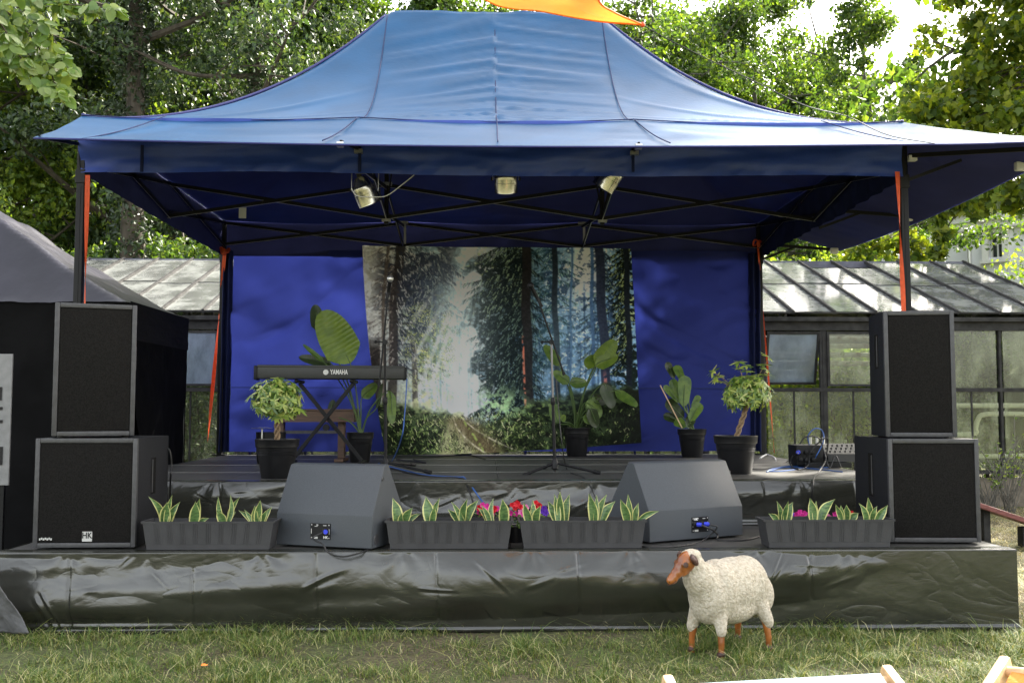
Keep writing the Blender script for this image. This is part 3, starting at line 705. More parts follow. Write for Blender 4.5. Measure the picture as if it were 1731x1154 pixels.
    for k in range(2600):
        x = r.uniform(625, 1085); y = 705+62*r.rand()**.9; l = r.uniform(2, 7); a = r.uniform(-2.6, -.5); q = np.linspace(0, 1, 9)
        lit = math.exp(-((x-780)/95)**2)*.8+.12
        c = ((176, 190, 110), (120, 146, 74), (206, 204, 150))[r.randint(3)] if r.rand() < lit*.42 else ((22, 28, 18), (38, 50, 28), (14, 16, 12))[r.randint(3)]
        splat(x+np.cos(a)*l*q, y+np.sin(a)*l*q, c, .75)
    mixc((196, 214, 222), np.exp(-((px-772)/62)**2-((py-560)/130)**2)*.42)
    mixc((120, 150, 172), np.exp(-((px-960)/55)**2-((py-600)/90)**2)*.25)
    # pale trunks, rays and the sunlit track
    for k in range(26):
        x = r.uniform(728, 815); wd = r.uniform(.7, 2.2); mixc((120, 140, 146), ss(wd, wd*.3, np.abs(px-x))*r.uniform(.2, .6)*ss(440, 520, py)*ss(712, 680, py)*ss(.25, .6, vn(px*0+k*3, py/26, k)))
    for k in range(9):
        a = .62+.10*k+r.uniform(-.03, .03); dd = (px-800)*math.sin(a*1.2)+(py-430)*math.cos(a*1.2)*.62; mixc((250, 250, 244), ss(5, 1, np.abs(dd-6*k+10))*.35*ss(470, 560, py)*ss(700, 640, py)*ss(690, 720, px)*ss(815, 790, px))
    mixc((150, 180, 190), N(24, 51)*.55*ss(700, 740, px)*ss(812, 792, px)*ss(690, 660, py)*ss(.45, .6, N(30, 52)))
    mixc((88, 74, 54), np.exp(-((px-790-(py-725)*.9)/30)**2)*ss(700, 716, py)*.8)
    for off_, wd in ((-7, 3.2), (9, 4.2)):
        cx_ = 772+(py-698)*(.2+off_*.045)+(py-698)**2*.012+off_*.4; mixc((222, 212, 182), ss(wd*(.3+(py-690)/70), 0, np.abs(px-cx_))*ss(697, 706, py)*(.25+.4*ss(.4, .6, N(5, 53))))
    mixc((150, 176, 80), ss(4, 0, np.abs(px-776-(py-698)*.62))*ss(700, 712, py)*.7*ss(.4, .6, N(4, 54)))
    mixc((14, 18, 12), (ss(720, 690, px)+ss(835, 880, px))*ss(712, 735, py)*.55*ss(.35, .6, N(14, 55)))
    C = C*(.82+.36*N(3, 40, 1, 2)[..., None])
    return np.clip(C, 0, 1)
def make_print():
    nu, nv = 440, 330
    U, V = np.meshgrid(np.linspace(0, 1, nu), np.linspace(0, 1, nv), indexing='ij')
    TL, TR, BL, BR = [np.array(at(*p, 3.80)) for p in ((613, 416), (1067, 420), (652, 769), (1084, 748))]
    px = 613+454*U+(V*(39*(1-U)+17*U)); py = 418+350*V
    P = (TL*(1-U[..., None])+TR*U[..., None])*(1-V[..., None])+(BL*(1-U[..., None])+BR*U[..., None])*V[..., None]
    P[..., 0] -= .05*np.sin(np.pi*V)*(1-U)
    P[..., 2] -= .03*np.sin(np.pi*U)*V
    P[..., 1] += .10*(fbm(P[..., 0]*1.3+P[..., 2]*.9, P[..., 2]*1.0-P[..., 0]*.9, 81, 3)-.5) + .02*(fbm(P[..., 0]*4+P[..., 2]*4, P[..., 2]*2-P[..., 0]*3, 82, 2)-.5)
    for k in range(4):
        pr_ = (P[..., 0]+1.5-.28*k)*.75+(P[..., 2]-2.9)*.66; P[..., 1] -= .035*np.exp(-(pr_/.045)**2)*ss(1.2, .2, U*3)
    C = np.minimum(.97, (np.clip(paint_forest(px, py)*1.06-.03, 0, 1)**1.8)*1.75)
    m = bpy.data.materials.new('forest_print'); m.use_nodes = True; n = m.node_tree.nodes
    a = n.new('ShaderNodeAttribute'); a.attribute_name = 'Col'; p = n['Principled BSDF']; p.inputs['Roughness'].default_value = .6; p.inputs['Specular IOR Level'].default_value = .15
    m.node_tree.links.new(a.outputs['Color'], p.inputs['Base Color'])
    tr = n.new('ShaderNodeBsdfTranslucent'); mx = n.new('ShaderNodeMixShader'); mx.inputs[0].default_value = .12
    m.node_tree.links.new(a.outputs['Color'], tr.inputs[0]); m.node_tree.links.new(p.outputs[0], mx.inputs[1]); m.node_tree.links.new(tr.outputs[0], mx.inputs[2]); m.node_tree.links.new(mx.outputs[0], n['Material Output'].inputs[0])
    o = npmesh('printed_backdrop', P.reshape(-1, 3), gridf(nu, nv), m, None, smooth=True, cols=C.reshape(-1, 3))
    tag(o, 'printed cloth showing a misty conifer forest path, hung in front of the blue wall', 'backdrop')
make_print()

# ------------------------------------------------------------------ stage
ZL = .445
def skirt(name, x0, x1, yf, z0, z1, parent, seed, n, m_, amp, flare):
    U, T = np.meshgrid(np.linspace(0, 1, n), np.linspace(0, 1, m_), indexing='ij')
    X = x0+(x1-x0)*U; L = x1-x0
    big = fbm(X*.42+T*.5, T*1.25+X*.10, seed, 2)-.5
    mid = fbm(X*1.0+T*1.6, T*2.4-X*.35, seed+2, 2)-.5
    env = np.sin(np.pi*np.clip(T, 0, 1))**.6
    off = flare*T**2 + amp*(big*2.2+mid*.8)*env + amp*.9*np.sin(np.pi*np.clip(T*1.15, 0, 1))*(.35+.9*vn(X*.7, 0*X, seed+15))
    rr = random.Random(seed)
    for k in range(int(L*5)):
        xa = x0+L*rr.random(); ta = rr.uniform(.08, .9); an = rr.choice((-1, 1))*rr.uniform(.05, 1.1); ln = rr.uniform(.08, .42); wd = rr.uniform(.004, .014); am = rr.uniform(.002, .006); cv = rr.uniform(-.5, .5)
        H = abs(z0-z1); dx = X-xa; dz = (T-ta)*H; al = dx*math.cos(an)+dz*math.sin(an); pp = -dx*math.sin(an)+dz*math.cos(an)+cv*al*al
        off = off + am*np.exp(-(pp/wd)**2)*ss(-.02, .05, al)*ss(ln, ln*.3, al) - am*.7*np.exp(-((pp-wd*1.8)/(wd*1.5))**2)*ss(-.02, .05, al)*ss(ln, ln*.3, al)
    off = off + amp*.5*(np.exp(-((T-.93)/.05)**2))*(vn(X*.9, 0*X, seed+9)-.2) + .0012*(vn(X*9, T*9, seed+5)-.5)
    for k, xx in enumerate(np.linspace(x0+.35, x1-.4, 8)):
        xk = xx+.3*(vn(k*1.7, 0, seed)-.5); off = off - .010*np.exp(-((X-xk-.02*T)/.007)**2)
    # radiating pull folds from a few fixings on the top edge
    for k in range(9):
        xk = x0+L*(k+.5+.5*(vn(k*3.1, 1, seed)-.5))/9; a = np.arctan2(X-xk, T*(z0-z1)+.03); r_ = np.hypot(X-xk, T*(z0-z1))
        off = off+.005*np.sin(a*7+k*2)*np.exp(-r_/.18)*ss(0, .06, r_)
    off = np.maximum(off, .002)
    Y = yf-.012-off; Z = z0+(z1-z0)*T - .0*T
    Z = np.where(T > .96, z1+.004, Z); Y = np.where(T > .96, Y-.03*(.5+vn(X*1.3, 0*X, seed+11)), Y)
    # roll over the top edge
    X2 = X[:, :1]; P0 = np.stack([X2, np.full_like(X2, yf+.12), np.full_like(X2, z0+.003)], -1)
    P1 = np.stack([X2, np.full_like(X2, yf+.002), np.full_like(X2, z0+.004)], -1)
    P = np.concatenate([P0, P1, np.stack([X, Y, Z], -1)], 1)
    return npmesh(name, P.reshape(-1, 3), gridf(n, m_+2), M['tarp'], parent, smooth=True)
ST = thing('upper_stage_platform', 'dark decked upper stage level with green tarpaulin skirt under the tent', 'stage', (XC, 2, 0))
mb = MB()
for i in range(6):
    for j in range(4):
        x0 = -2.97+i*1.005; y0 = -.04+j*1.03
        mb.box2((x0+.002, y0+.002, ZP-.04), (x0+1.003, y0+1.028, ZP), bev=.002)
mb.build('deck', M['deck'], ST)
mb = MB()
for j in range(5): mb.box2((-2.97, -.042+j*1.03-.004, ZP-.03), (3.06, -.042+j*1.03+.004, ZP+.0015))
mb.build('edge_trim', M['deckgap'], ST)
mb = MB(); mb.box2((-2.95, .0, 0), (3.04, .04, ZP-.045)); mb.box2((-2.95, 4.0, .35), (3.04, 4.04, ZP-.045)); mb.box2((-2.95, .05, 0), (-2.91, 3.9, ZP-.045)); mb.box2((3.0, .05, 0), (3.04, 3.9, ZP-.045))
mb.build('substructure', M['black_metal'], ST)
skirt('skirt', -2.97, 3.06, -.05, ZP, ZL-.0, ST, 110, 500, 50, .035, .015)
SL = thing('lower_stage_platform', 'low front stage step wrapped in creased dark green tarpaulin on the grass', 'stage step', (XC, -.7, 0))
mb = MB()
for i in range(6): mb.box2((-2.88+i*.995+.002, -1.33, ZL-.04), (-2.88+(i+1)*.995-.002, -.052, ZL), bev=.002)
mb.build('deck', M['deck'], SL)
mb = MB()
for x in np.linspace(-2.8, 3.0, 7): mb.box2((x-.025, -1.25, 0), (x+.025, -1.2, ZL-.045)); mb.box2((x-.025, -.15, 0), (x+.025, -.1, ZL-.045))
mb.build('leg', M['black_metal'], SL)
skirt('skirt', -2.9, 3.10, -1.335, ZL, -.01, SL, 140, 900, 110, .065, -.02)
mb = MB(); mb.box2((3.09, -1.33, 0.0), (3.098, -.06, ZL)); mb.build('skirt', M['tarp'], SL); mb = MB(); mb.box2((-2.898, -1.33, 0.0), (-2.89, -.06, ZL)); mb.build('skirt', M['tarp'], SL)

# ------------------------------------------------------------------ speakers
def speaker(name, label, w, d, h, loc, rz, hside, logo=False, group=None, hz=(.45, .8)):
    t = thing(name, label, 'loudspeaker', loc, rz, group)
    mb = MB(); mb.box((0, d/2+.012, h/2), (w, d-.024, h), bev=.008); mb.build('cabinet', M['cab'], t, True, world=False)
    # front frame ring
    mb = MB(); e = .028
    mb.box((-w/2+e/2, .012, h/2), (e, .03, h), bev=.006); mb.box((w/2-e/2, .012, h/2), (e, .03, h), bev=.006)
    mb.box((0, .012, e/2), (w-2*e, .03, e), bev=.005); mb.box((0, .012, h-e/2), (w-2*e, .03, e), bev=.005)
    mb.build('front_frame', M['cabedge'], t, True, world=False)
    mb = MB(); nx, nz = 24, 30
    mb.box((0, .008, h/2), (w-2*e-.004, .012, h-2*e-.004), bev=.004); g = mb.build('grille', M['grille'], t, True, world=False)
    x = hside*(w/2+.001)
    mb = MB(); mb.box((x, d*.5, h*(hz[0]+hz[1])/2), (.004, .085, h*(hz[1]-hz[0])), bev=.0018); hh = mb.build('handle_recess', M['grille'], t, world=False)
    mb = MB(); mb.box((x+hside*.003, d*.5-.03, h*(hz[0]+hz[1])/2), (.006, .012, h*(hz[1]-hz[0])*.9), bev=.002); mb.build('handle_bar', M['cabedge'], hh, world=False)
    for sx in (-1, 1):
        for yy in (.06, d-.06): mb = MB(); mb.lathe((sx*(w/2-.05), yy, -.012), [(.018, 0), (.02, .014)], 12); mb.build('foot', M['rubber'], t, world=False)
    if logo:
        mb = MB(); mb.box((w*.03, -.001, .065), (.058, .004, .058), bev=.001); lg = mb.build('logo_plate', M['print_grey'], t, world=False)
        textmesh('logo_letters', 'HK', .05, M['blackpl'], lg, Matrix.Translation((w*.03, -.0036, .07)) @ Matrix.Rotation(math.pi/2, 4, 'X'), sx=.85)
        mb = MB()
        for k in range(7): mb.box((-w*.43+k*.011, -.0005, .05+.004*(k % 2)), (.008, .003, .012))
        mb.build('lettering', M['print_grey'], t, world=False)
    return t
fl, fr_ = at(57, 927, -1.2), at(226, 927, -1.2)
speaker('subwoofer', 'black subwoofer with pale square logo plate on the left stage step', .60, .62, .645, ((fl.x+fr_.x)/2, -1.2, ZL+.012), rad(1), 1, True)
a_, b_ = at(92, 700, -1.16), at(221, 700, -1.16)
speaker('loudspeaker', 'tall black loudspeaker standing on the left subwoofer', .462, .42, .80, ((a_.x+b_.x)/2, -1.14, 1.115), rad(21), 1, hz=(.5, .7))
a_, b_ = at(1506, 900, -1.1), at(1657, 900, -1.1)
speaker('subwoofer', 'black subwoofer without logo on the right stage step', (b_.x-a_.x), .66, .635, ((a_.x+b_.x)/2, -1.1, ZL+.012), rad(-3), -1, hz=(.40, .84))
a_, b_ = at(1500, 700, -1.0), at(1614, 700, -1.0)
speaker('loudspeaker', 'tall black loudspeaker standing on the right subwoofer', (b_.x-a_.x), .42, .80, ((a_.x+b_.x)/2, -1.0, 1.10), rad(-9), -1, hz=(.55, .83))

def wedge(label, loc, rz, W, plugs, panelx, toplight=False):
    t = thing('floor_monitor', label, 'stage monitor', loc, rz)
    prof = [(0, 0), (0, .19), (.155, .475), (.215, .485), (.50, .10), (.50, 0)]
    bm = bmesh.new()
    vs0 = [bm.verts.new((-W/2, y, z)) for y, z in prof]; vs1 = [bm.verts.new((W/2, y, z)) for y, z in prof]; n = len(prof)
    bm.faces.new(vs0); bm.faces.new(vs1[::-1])
    for i in range(n): bm.faces.new([vs0[i], vs1[i], vs1[(i+1) % n], vs0[(i+1) % n]][::-1])
    bmesh.ops.recalc_face_normals(bm, faces=bm.faces)
    bmesh.ops.bevel(bm, geom=bm.edges[:], offset=.004, segments=1, affect='EDGES')
    mb = MB(); mb.bm(bm); mb.build('cabinet', M['wedge'], t, True, world=False)
    for x in (-W/2+.06, W/2-.06):
        for y in (.06, .44): mb = MB(); mb.lathe((x, y, -.014), [(.018, 0), (.02, .015)], 12); mb.build('foot', M['rubber'], t, world=False)
    mb = MB(); mb.lathe((W/2+.001, .13, .40), [(.014, 0), (.012, .006), (.006, .006), (.006, .002)], 14, axis=(1, 0, 0)); mb.lathe((W/2+.001, .05, .05), [(.03, 0), (.026, .003)], 18, axis=(1, 0, 0)); mb.build('side_screw', M['cabedge'], t, world=False)
    mb = MB(); mb.box((panelx, -.001, .09), (.135, .006, .095), bev=.002); p = mb.build('connection_panel', M['blackpl'], t, world=False)
    mb = MB()
    for sx in (-1, 1):
        for sz in (-1, 1): mb.lathe((panelx+sx*.058, -.004, .09+sz*.038), [(.004, 0), (.003, .002)], 8, axis=(0, -1, 0))
        mb.box((panelx+sx*.06, -.0045, .09), (.004, .001, .03))
    mb.box((panelx-.02, -.0045, .128), (.012, .001, .006)); mb.box((panelx+.03, -.0045, .126), (.022, .001, .004)); mb.box((panelx-.028, -.0045, .12), (.02, .001, .003))
    mb.box((panelx-.032, -.0045, .052), (.03, .001, .012)); mb.build('panel_print', M['print_grey'], p, world=False)
    textmesh('panel_logo', 'HK', .022, M['print_white'], p, Matrix.Translation((panelx+(.036 if not toplight else -.036), -.0045, .055 if not toplight else .123)) @ Matrix.Rotation(math.pi/2, 4, 'X'))
    for k, x in enumerate(plugs):
        mb = MB(); mb.lathe((x, -.004, .092), [(.016, 0), (.016, .012), (.012, .014)], 16, axis=(0, -1, 0)); q = mb.build('socket', M['blackpl'], p, True, world=False)
        mb = MB(); mb.lathe((x+.012, -.018, .092), [(.013, 0), (.014, .018), (.012, .03)], 16, axis=(.6, -1, 0)); mb.build('plug', M['blueplug'], p, True, world=False)
    return t
def at_rot(p, q):
    d = q-p; return math.atan2(d.y, d.x), (q-p).length
p = az(467, 923, ZL); q = az(629, 931, ZL); an, W = at_rot(p, q); mid = (p+q)/2
MON1 = wedge('grey wedge floor monitor left of the middle planters with one blue plug', (mid.x, mid.y, ZL+.012), an, W, [.01], -.02)
p = az(1098, 920, ZL); q = az(1256, 907, ZL); an, W = at_rot(p, q); mid = (p+q)/2
MON2 = wedge('pale topped wedge floor monitor right of centre with two blue plugs', (mid.x, mid.y, ZL+.012), an, W, [-.03, .03], .02, True)

# ------------------------------------------------------------------ planters and snake plants
YP = -1.27
def planter(x0, x1, label):
    a = at(x0, 890, YP); b = at(x1, 890, YP); W = b.x-a.x; H = .165; D = .19
    t = thing('planter_box', label, 'planter', ((a.x+b.x)/2, YP+D/2, ZL+.006), group='grey planter boxes along the stage edge')
    mb = MB(); k = .93; n = 10
    def ringp(s, z): return [(-W/2*s, -D/2*s, z), (W/2*s, -D/2*s, z), (W/2*s, D/2*s, z), (-W/2*s, D/2*s, z)]
    lv = [ringp(k, 0), ringp(k+.005, .03), ringp(k+.012, .032), ringp(.99, H-.012), ringp(1.015, H-.012), ringp(1.02, H), ringp(.985, H), ringp(.97, H-.03)]
    vs = [p for l in lv for p in l]; fs = [[i*4+j, i*4+(j+1) % 4, i*4+4+(j+1) % 4, i*4+4+j] for i in range(len(lv)-1) for j in range(4)]+[[3, 2, 1, 0]]
    mb.add(vs, fs)
    for i in range(1, n):
        x = -W/2+W*i/n
        for dx in (-.011, 0, .011):
            mb.beam((x*.945+dx, -D/2*.942-.001, .036), (x*.99+dx, -D/2*.99-.001, H-.014), .003, .004)
    mb.build('box', M['planter'], t, world=False)
    mb = MB(); mb.box((0, 0, H-.04), (W*.965, D*.93, .02)); mb.build('soil', M['soil'], t, world=False)
    return t
planter(240, 463, 'grey ribbed planter box between the left subwoofer and the left floor monitor')
planter(652, 866, 'grey ribbed planter box just right of the left floor monitor')
planter(878, 1092, 'grey ribbed planter box just left of the right floor monitor')
planter(1293, 1512, 'grey ribbed planter box in front of the right subwoofer')
snk = [
 ((275, 251, 837, 9, -.18), (278, 285, 846, 15, 0), (280, 290, 836, 7, .05), (284, 305, 847, 9, .12), (283, 296, 860, 8, .0)),
 ((326, 331, 846, 14, -.05), (333, 339, 841, 11, .08), (330, 354, 875, 7, .1)),
 ((380, 369, 838, 7, .1), (383, 389, 836, 7, -.12), (386, 405, 839, 7, .12), (378, 366, 862, 12, -.1), (386, 399, 864, 5, .12)),
 ((429, 403, 862, 6, -.1), (431, 412, 860, 6, -.05), (431, 431, 853, 9, 0), (437, 439, 845, 11, .05), (440, 453, 860, 8, .08), (443, 460, 856, 8, .12)),
 ((672, 664, 841, 15, -.05), (677, 679, 866, 8, 0), (682, 698, 857, 12, .08), (686, 712, 867, 7, .1)),
 ((727, 720, 838, 16, -.03), (733, 743, 841, 9, .12), (730, 735, 854, 9, 0), (722, 714, 879, 6, -.1)),
 ((778, 757, 860, 9, -.1), (781, 764, 848, 7, -.08), (784, 791, 842, 10, .12), (787, 807, 845, 13, .1), (784, 778, 862, 9, .0)),
 ((825, 807, 857, 7, -.15), (829, 813, 853, 8, -.05), (833, 835, 841, 7, .12), (852, 849, 842, 15, .0)),
 ((896, 885, 849, 12, -.04), (901, 902, 843, 9, 0), (906, 915, 853, 11, .1)),
 ((944, 926, 846, 13, -.05), (943, 938, 834, 9, -.04), (950, 946, 829, 11, .04), (955, 963, 835, 12, .06)),
 ((1004, 995, 834, 14, -.08), (1006, 1009, 835, 9, 0), (1009, 1025, 835, 10, .08), (1014, 1041, 846, 13, .1)),
 ((1062, 1048, 842, 12, -.06), (1066, 1061, 835, 9, 0), (1072, 1079, 849, 9, .05), (1076, 1114, 863, 8, .14)),
 ((1316, 1297, 867, 9, -.12), (1320, 1313, 846, 7, -.1), (1324, 1332, 845, 9, .06), (1329, 1341, 848, 13, .08)),
 ((1374, 1369, 841, 13, -.06), (1378, 1381, 846, 8, .04), (1385, 1412, 843, 13, .12), (1372, 1345, 884, 5, -.05)),
 ((1422, 1413, 852, 8, -.08), (1424, 1420, 853, 8, 0), (1428, 1430, 852, 14, .02), (1436, 1451, 866, 11, .1)),
 ((1465, 1452, 850, 10, -.1), (1470, 1467, 839, 9, -.05), (1474, 1484, 855, 9, .14), (1481, 1501, 853, 11, .06)),
]
boxn = ['in the planter beside the left subwoofer', 'in the planter right of the left floor monitor', 'in the planter left of the right floor monitor', 'in the planter in front of the right subwoofer']
ordn = ['variegated snake plant, first from the left ', 'variegated snake plant, second from the left ', 'variegated snake plant, third from the left ', 'variegated snake plant, rightmost one ']
for i, lv in enumerate(snk):
    bx = sum(l[0] for l in lv)/len(lv); y0 = YP+.085; base = at(bx, 892, y0)
    t = thing('snake_plant', ordn[i % 4]+boxn[i//4], 'plant', (base.x, y0, ZL+.145), group='snake plants in the planter boxes')
    for k, (b0, tx_, ty_, wp, sd_) in enumerate(lv):
        yy = y0+rnd.uniform(-.03, .04); a = at(b0, 893, yy); a.z = ZL+.135
        b = at(tx_, ty_, yy+rnd.uniform(-.04, .03)); mb = MB()
        mb.leaf(a, b, wp*.0041*1.12, (rnd.uniform(-.35, .35), -1, .1), bend=rnd.uniform(-.12, .1), fold=.45, prof='sword', nl=14, side=sd_*-.8, twist=rnd.uniform(-.7, .7), margin=True)
        mb.build('leaf', [M['snake'], M['snakemargin']], t, 'all')

def petunia(px, py, cols, label, seed, w_=.16):
    r = random.Random(seed); Y = -.93; c = at(px, py, Y); t = thing('petunia_plant', label, 'flower', (c.x, Y, ZL), group='petunias behind the planter boxes')
    mb = MB(); mb.lathe((c.x, Y, ZL), [(.05, 0), (.065, .10), (.068, .1), (.06, .09)], 20); mb.build('pot', M['pot'], t, True)
    mb = MB()
    for k in range(120):
        a = r.uniform(0, 6.28); rr = w_*math.sqrt(r.random()); p = Vector((c.x+rr*math.cos(a), Y+rr*.5*math.sin(a), ZL+.07+r.random()*max(.06, c.z-ZL-.09)))
        d = Vector((r.uniform(-1, 1), r.uniform(-1, .3), r.uniform(.0, 1))).normalized()*r.uniform(.02, .04)
        mb.leaf(p, p+d, .018, (r.uniform(-1, 1), -1, 1), nl=3)
    mb.build('foliage', LEAFP, t)
    for k, (dx, dz, cl) in enumerate(cols):
        p = at(px+dx, py+dz, Y-.07+r.uniform(-.03, .03)); mb = MB(); nv = 10; rr = r.uniform(.016, .022)
        nn = Vector((r.uniform(-.4, .4), -1, r.uniform(.1, .7))).normalized(); q = Vector((0, 0, 1)).rotation_difference(nn)
        vs = [p - nn*.014]; 
        for j in range(nv*2):
            a = math.pi*j/nv; rj = rr*(1+.13*math.cos(5*a)); vs.append(p+q @ Vector((rj*math.cos(a), rj*math.sin(a), .003*math.cos(7*a))))
        mb.add(vs, [[0, 1+j, 1+(j+1) % (nv*2)] for j in range(nv*2)]); mb.build('blossom', PET[cl], t, True)
LEAFP = leafmat('petunia_leaf', [(.04, .09, .02), (.10, .17, .04), (.16, .22, .06)], .3)
PET = {'r': mat('red_petal', (.55, .01, .02), .6, transl=.2), 'm': mat('magenta_petal', (.60, .03, .28), .6, transl=.2), 'p': mat('pink_petal', (.75, .22, .45), .6, transl=.2), 'v': mat('violet_petal', (.12, .03, .40), .6, transl=.2)}
petunia(826, 862, [(-15, -4, 'r'), (-8, 4, 'r'), (-16, 3, 'm'), (-3, -6, 'm'), (4, 2, 'r'), (9, -2, 'r'), (6, 6, 'p'), (14, -3, 'm'), (0, 8, 'r'), (-10, -9, 'm')], 'petunia with mostly red blossoms, leftmost behind the middle planters', 1)
petunia(872, 862, [(-6, -9, 'r'), (2, -11, 'r'), (8, -6, 'r'), (-1, -4, 'r'), (-16, 2, 'm'), (-9, 5, 'm'), (0, 6, 'm'), (9, 3, 'p'), (14, 6, 'm'), (-20, -2, 'p'), (16, -4, 'p')], 'petunia with red blossoms over magenta ones, between the middle planters', 2)
petunia(912, 860, [(-6, -11, 'r'), (0, -6, 'r'), (-3, -2, 'r'), (8, 0, 'v'), (10, 6, 'v'), (5, 4, 'v'), (-10, 4, 'm')], 'petunia with red and violet blossoms behind the right middle planter', 3)
petunia(1345, 868, [(-8, 0, 'v'), (-20, -3, 'v'), (2, 1, 'm'), (8, -2, 'm'), (12, 4, 'm'), (5, 8, 'm'), (-2, 6, 'm'), (15, 0, 'm')], 'petunia with deep magenta and violet blossoms behind the right planter', 4)
petunia(1400, 872, [(-8, -1, 'm'), (0, 2, 'p'), (6, 5, 'p'), (12, -3, 'm'), (-4, 8, 'p'), (40, -5, 'r'), (36, 3, 'r'), (14, 6, 'p')], 'petunia with pale pink and a few red blossoms behind the right planter', 5)

# ------------------------------------------------------------------ potted plants
def pot(t, c, r, h, rim=.22):
    mb = MB(); rb = r*.70
    mb.lathe(c, [(rb*.96, 0), (rb, .006), (r*.90, h*(1-rim)), (r*.905, h*(1-rim)+.002), (r*.965, h*(1-rim)+.006), (r*.99, h-.008), (r, h-.006), (r, h), (r*.95, h), (r*.93, h-.03), (0.001, h-.032)], 40)
    for k in (.60, .635, .67): mb.lathe((c[0], c[1], c[2]+h*k), [(rb+(r*.9-rb)*k/.78, -.003), (rb+(r*.9-rb)*k/.78+.003, 0), (rb+(r*.9-rb)*k/.78, .003)], 40)
    mb.build('pot', M['pot'], t, True)
    mb = MB(); mb.lathe((c[0], c[1], c[2]+h-.032), [(r*.92, 0), (.001, .012)], 30); mb.build('soil', M['soil'], t)
def scheff(label, pc, pr, ph, cpx, cpy, rx, rz_, tufts, seed, n=95):
    c = Vector(pc); t = thing('umbrella_plant', label, 'potted plant', c); pot(t, c, pr, ph); r = random.Random(seed)
    cc = at(cpx, cpy, c.y); top = Vector((cc.x, c.y, cc.z-rz_*.6))
    for k in range(3):
        mb = MB(); pts = []
        for i in range(15):
            u = i/14; p = Vector((c.x, c.y, c.z+ph-.03)).lerp(top, u); a = u*9+k*2.1; pts.append(p+Vector((math.cos(a), math.sin(a), 0))*(.012+.004*math.sin(u*3)))
        mb.tube(pts, [.011-.003*i/14 for i in range(15)], 7); mb.build('stem', M['twig'], t, True)
    mb = MB(); tw = MB()
    def whorl(p, d, L, nlf, droop):
        d = d.normalized(); x = d.orthogonal().normalized(); y = d.cross(x)
        for j in range(nlf):
            a = 2*math.pi*j/nlf+r.uniform(-.2, .2); e = (x*math.cos(a)+y*math.sin(a))*.9+d*.35+Vector((0, 0, -droop))
            mb.leaf(p, p+e.normalized()*L*r.uniform(.75, 1.25), L*r.uniform(.26, .36), d+Vector((r.uniform(-.3, .3), r.uniform(-.3, .3), 0)), bend=.25, fold=.15, prof='oval', nl=4)
    for k in range(n):
        v = Vector((r.gauss(0, 1), r.gauss(0, 1), r.gauss(0, 1))).normalized(); 
        if v.z < -.75: v.z *= -.5
        rr = r.uniform(.6, 1.)
        p = Vector((cc.x+v.x*rx*rr, c.y+v.y*rx*rr, cc.z+v.z*rz_*rr)); whorl(p, v+Vector((0, -.2, .35)), r.uniform(.04, .068), r.choice((5, 6, 7, 8)), r.uniform(.1, .7))
        if k % 3 == 0: tw.tube([top, top.lerp(p, .5)+Vector((0, 0, .01)), p], .003, 5)
    for (x, y) in tufts:
        p = at(x, y, c.y-.05); tw.tube([top, top.lerp(p, .6)+Vector((0, 0, .03)), p], .003, 5); whorl(p, Vector((p.x-cc.x, -.1, .25)), .075, 7, .3); whorl(p.lerp(cc, .2), Vector((0, -.2, 1)), .07, 7, .2)
    mb.build('crown', M['scheff'], t, True); tw.build('twigs', M['twig'], t)
def pz(px, py, z): return az(px, py, z)
pA = pz(460, 810, ZP); s_ = (pA.y-CAM.y)/F
scheff('umbrella plant with braided stem in a black pot at the left stage edge', (pA.x, pA.y+.16, ZP), 37*s_*1.02, 66*s_, 469, 676, 42*s_, 40*s_, [(425, 668), (432, 650), (470, 640), (497, 655), (505, 690)], 11, 230)
pB = pz(1253, 802, ZP); s_ = (pB.y-CAM.y)/F
scheff('umbrella plant with loose top shoots in a black pot at the right stage edge', (pB.x, pB.y+.16, ZP), 37*s_*1.02, 65*s_, 1263, 664, 40*s_, 34*s_, [(1248, 612), (1262, 618), (1210, 640), (1205, 628), (1300, 604), (1297, 625), (1302, 655)], 12, 200)
def plant_leaves(t, lst, base, Y, stems=True, seed=0):
    r = random.Random(seed)
    for (bx, by, tx_, ty_, wp, pf, mt, dy, nx, bend) in lst:
        Yl = Y+dy; a = at(bx, by, Yl); b = at(tx_, ty_, Yl+r.uniform(-.05, .05)); sc = (Yl-CAM.y)/F
        mb = MB(); rip = .007 if pf == 'paddle' and wp > 28 else .003
        mb.leaf(a, b, wp*sc, (nx, -1, .25), bend=bend, fold=.22, prof=pf, nl=40 if pf == 'paddle' else 18, ripple=rip, rf=14 if pf == 'paddle' else 6, cup=.05)
        nm = mb.build('leaf', M[mt], t, 'all')
        if stems:
            mb = MB(); mid = base.lerp(a, .55)+Vector(((a.x-base.x)*-.18, 0, .02)); mb.tube(bez([base+Vector((r.uniform(-.03, .03), r.uniform(-.03, .03), 0)), mid, a, a.lerp(b, .7)-Vector((0, -.004, 0))], 5), [.009-.00038*i for i in range(16)], 6)
            mb.build('leaf_stalk', M['stem'], nm, True)
YE = 2.75
cE = pz(606, 782, ZP); cE.y += .1; s_ = (cE.y-CAM.y)/F
t = thing('strelitzia', 'potted broad leaf plant behind the keyboard with one big upright ribbed leaf', 'potted plant', cE); pot(t, cE, 23*s_, 50*s_)
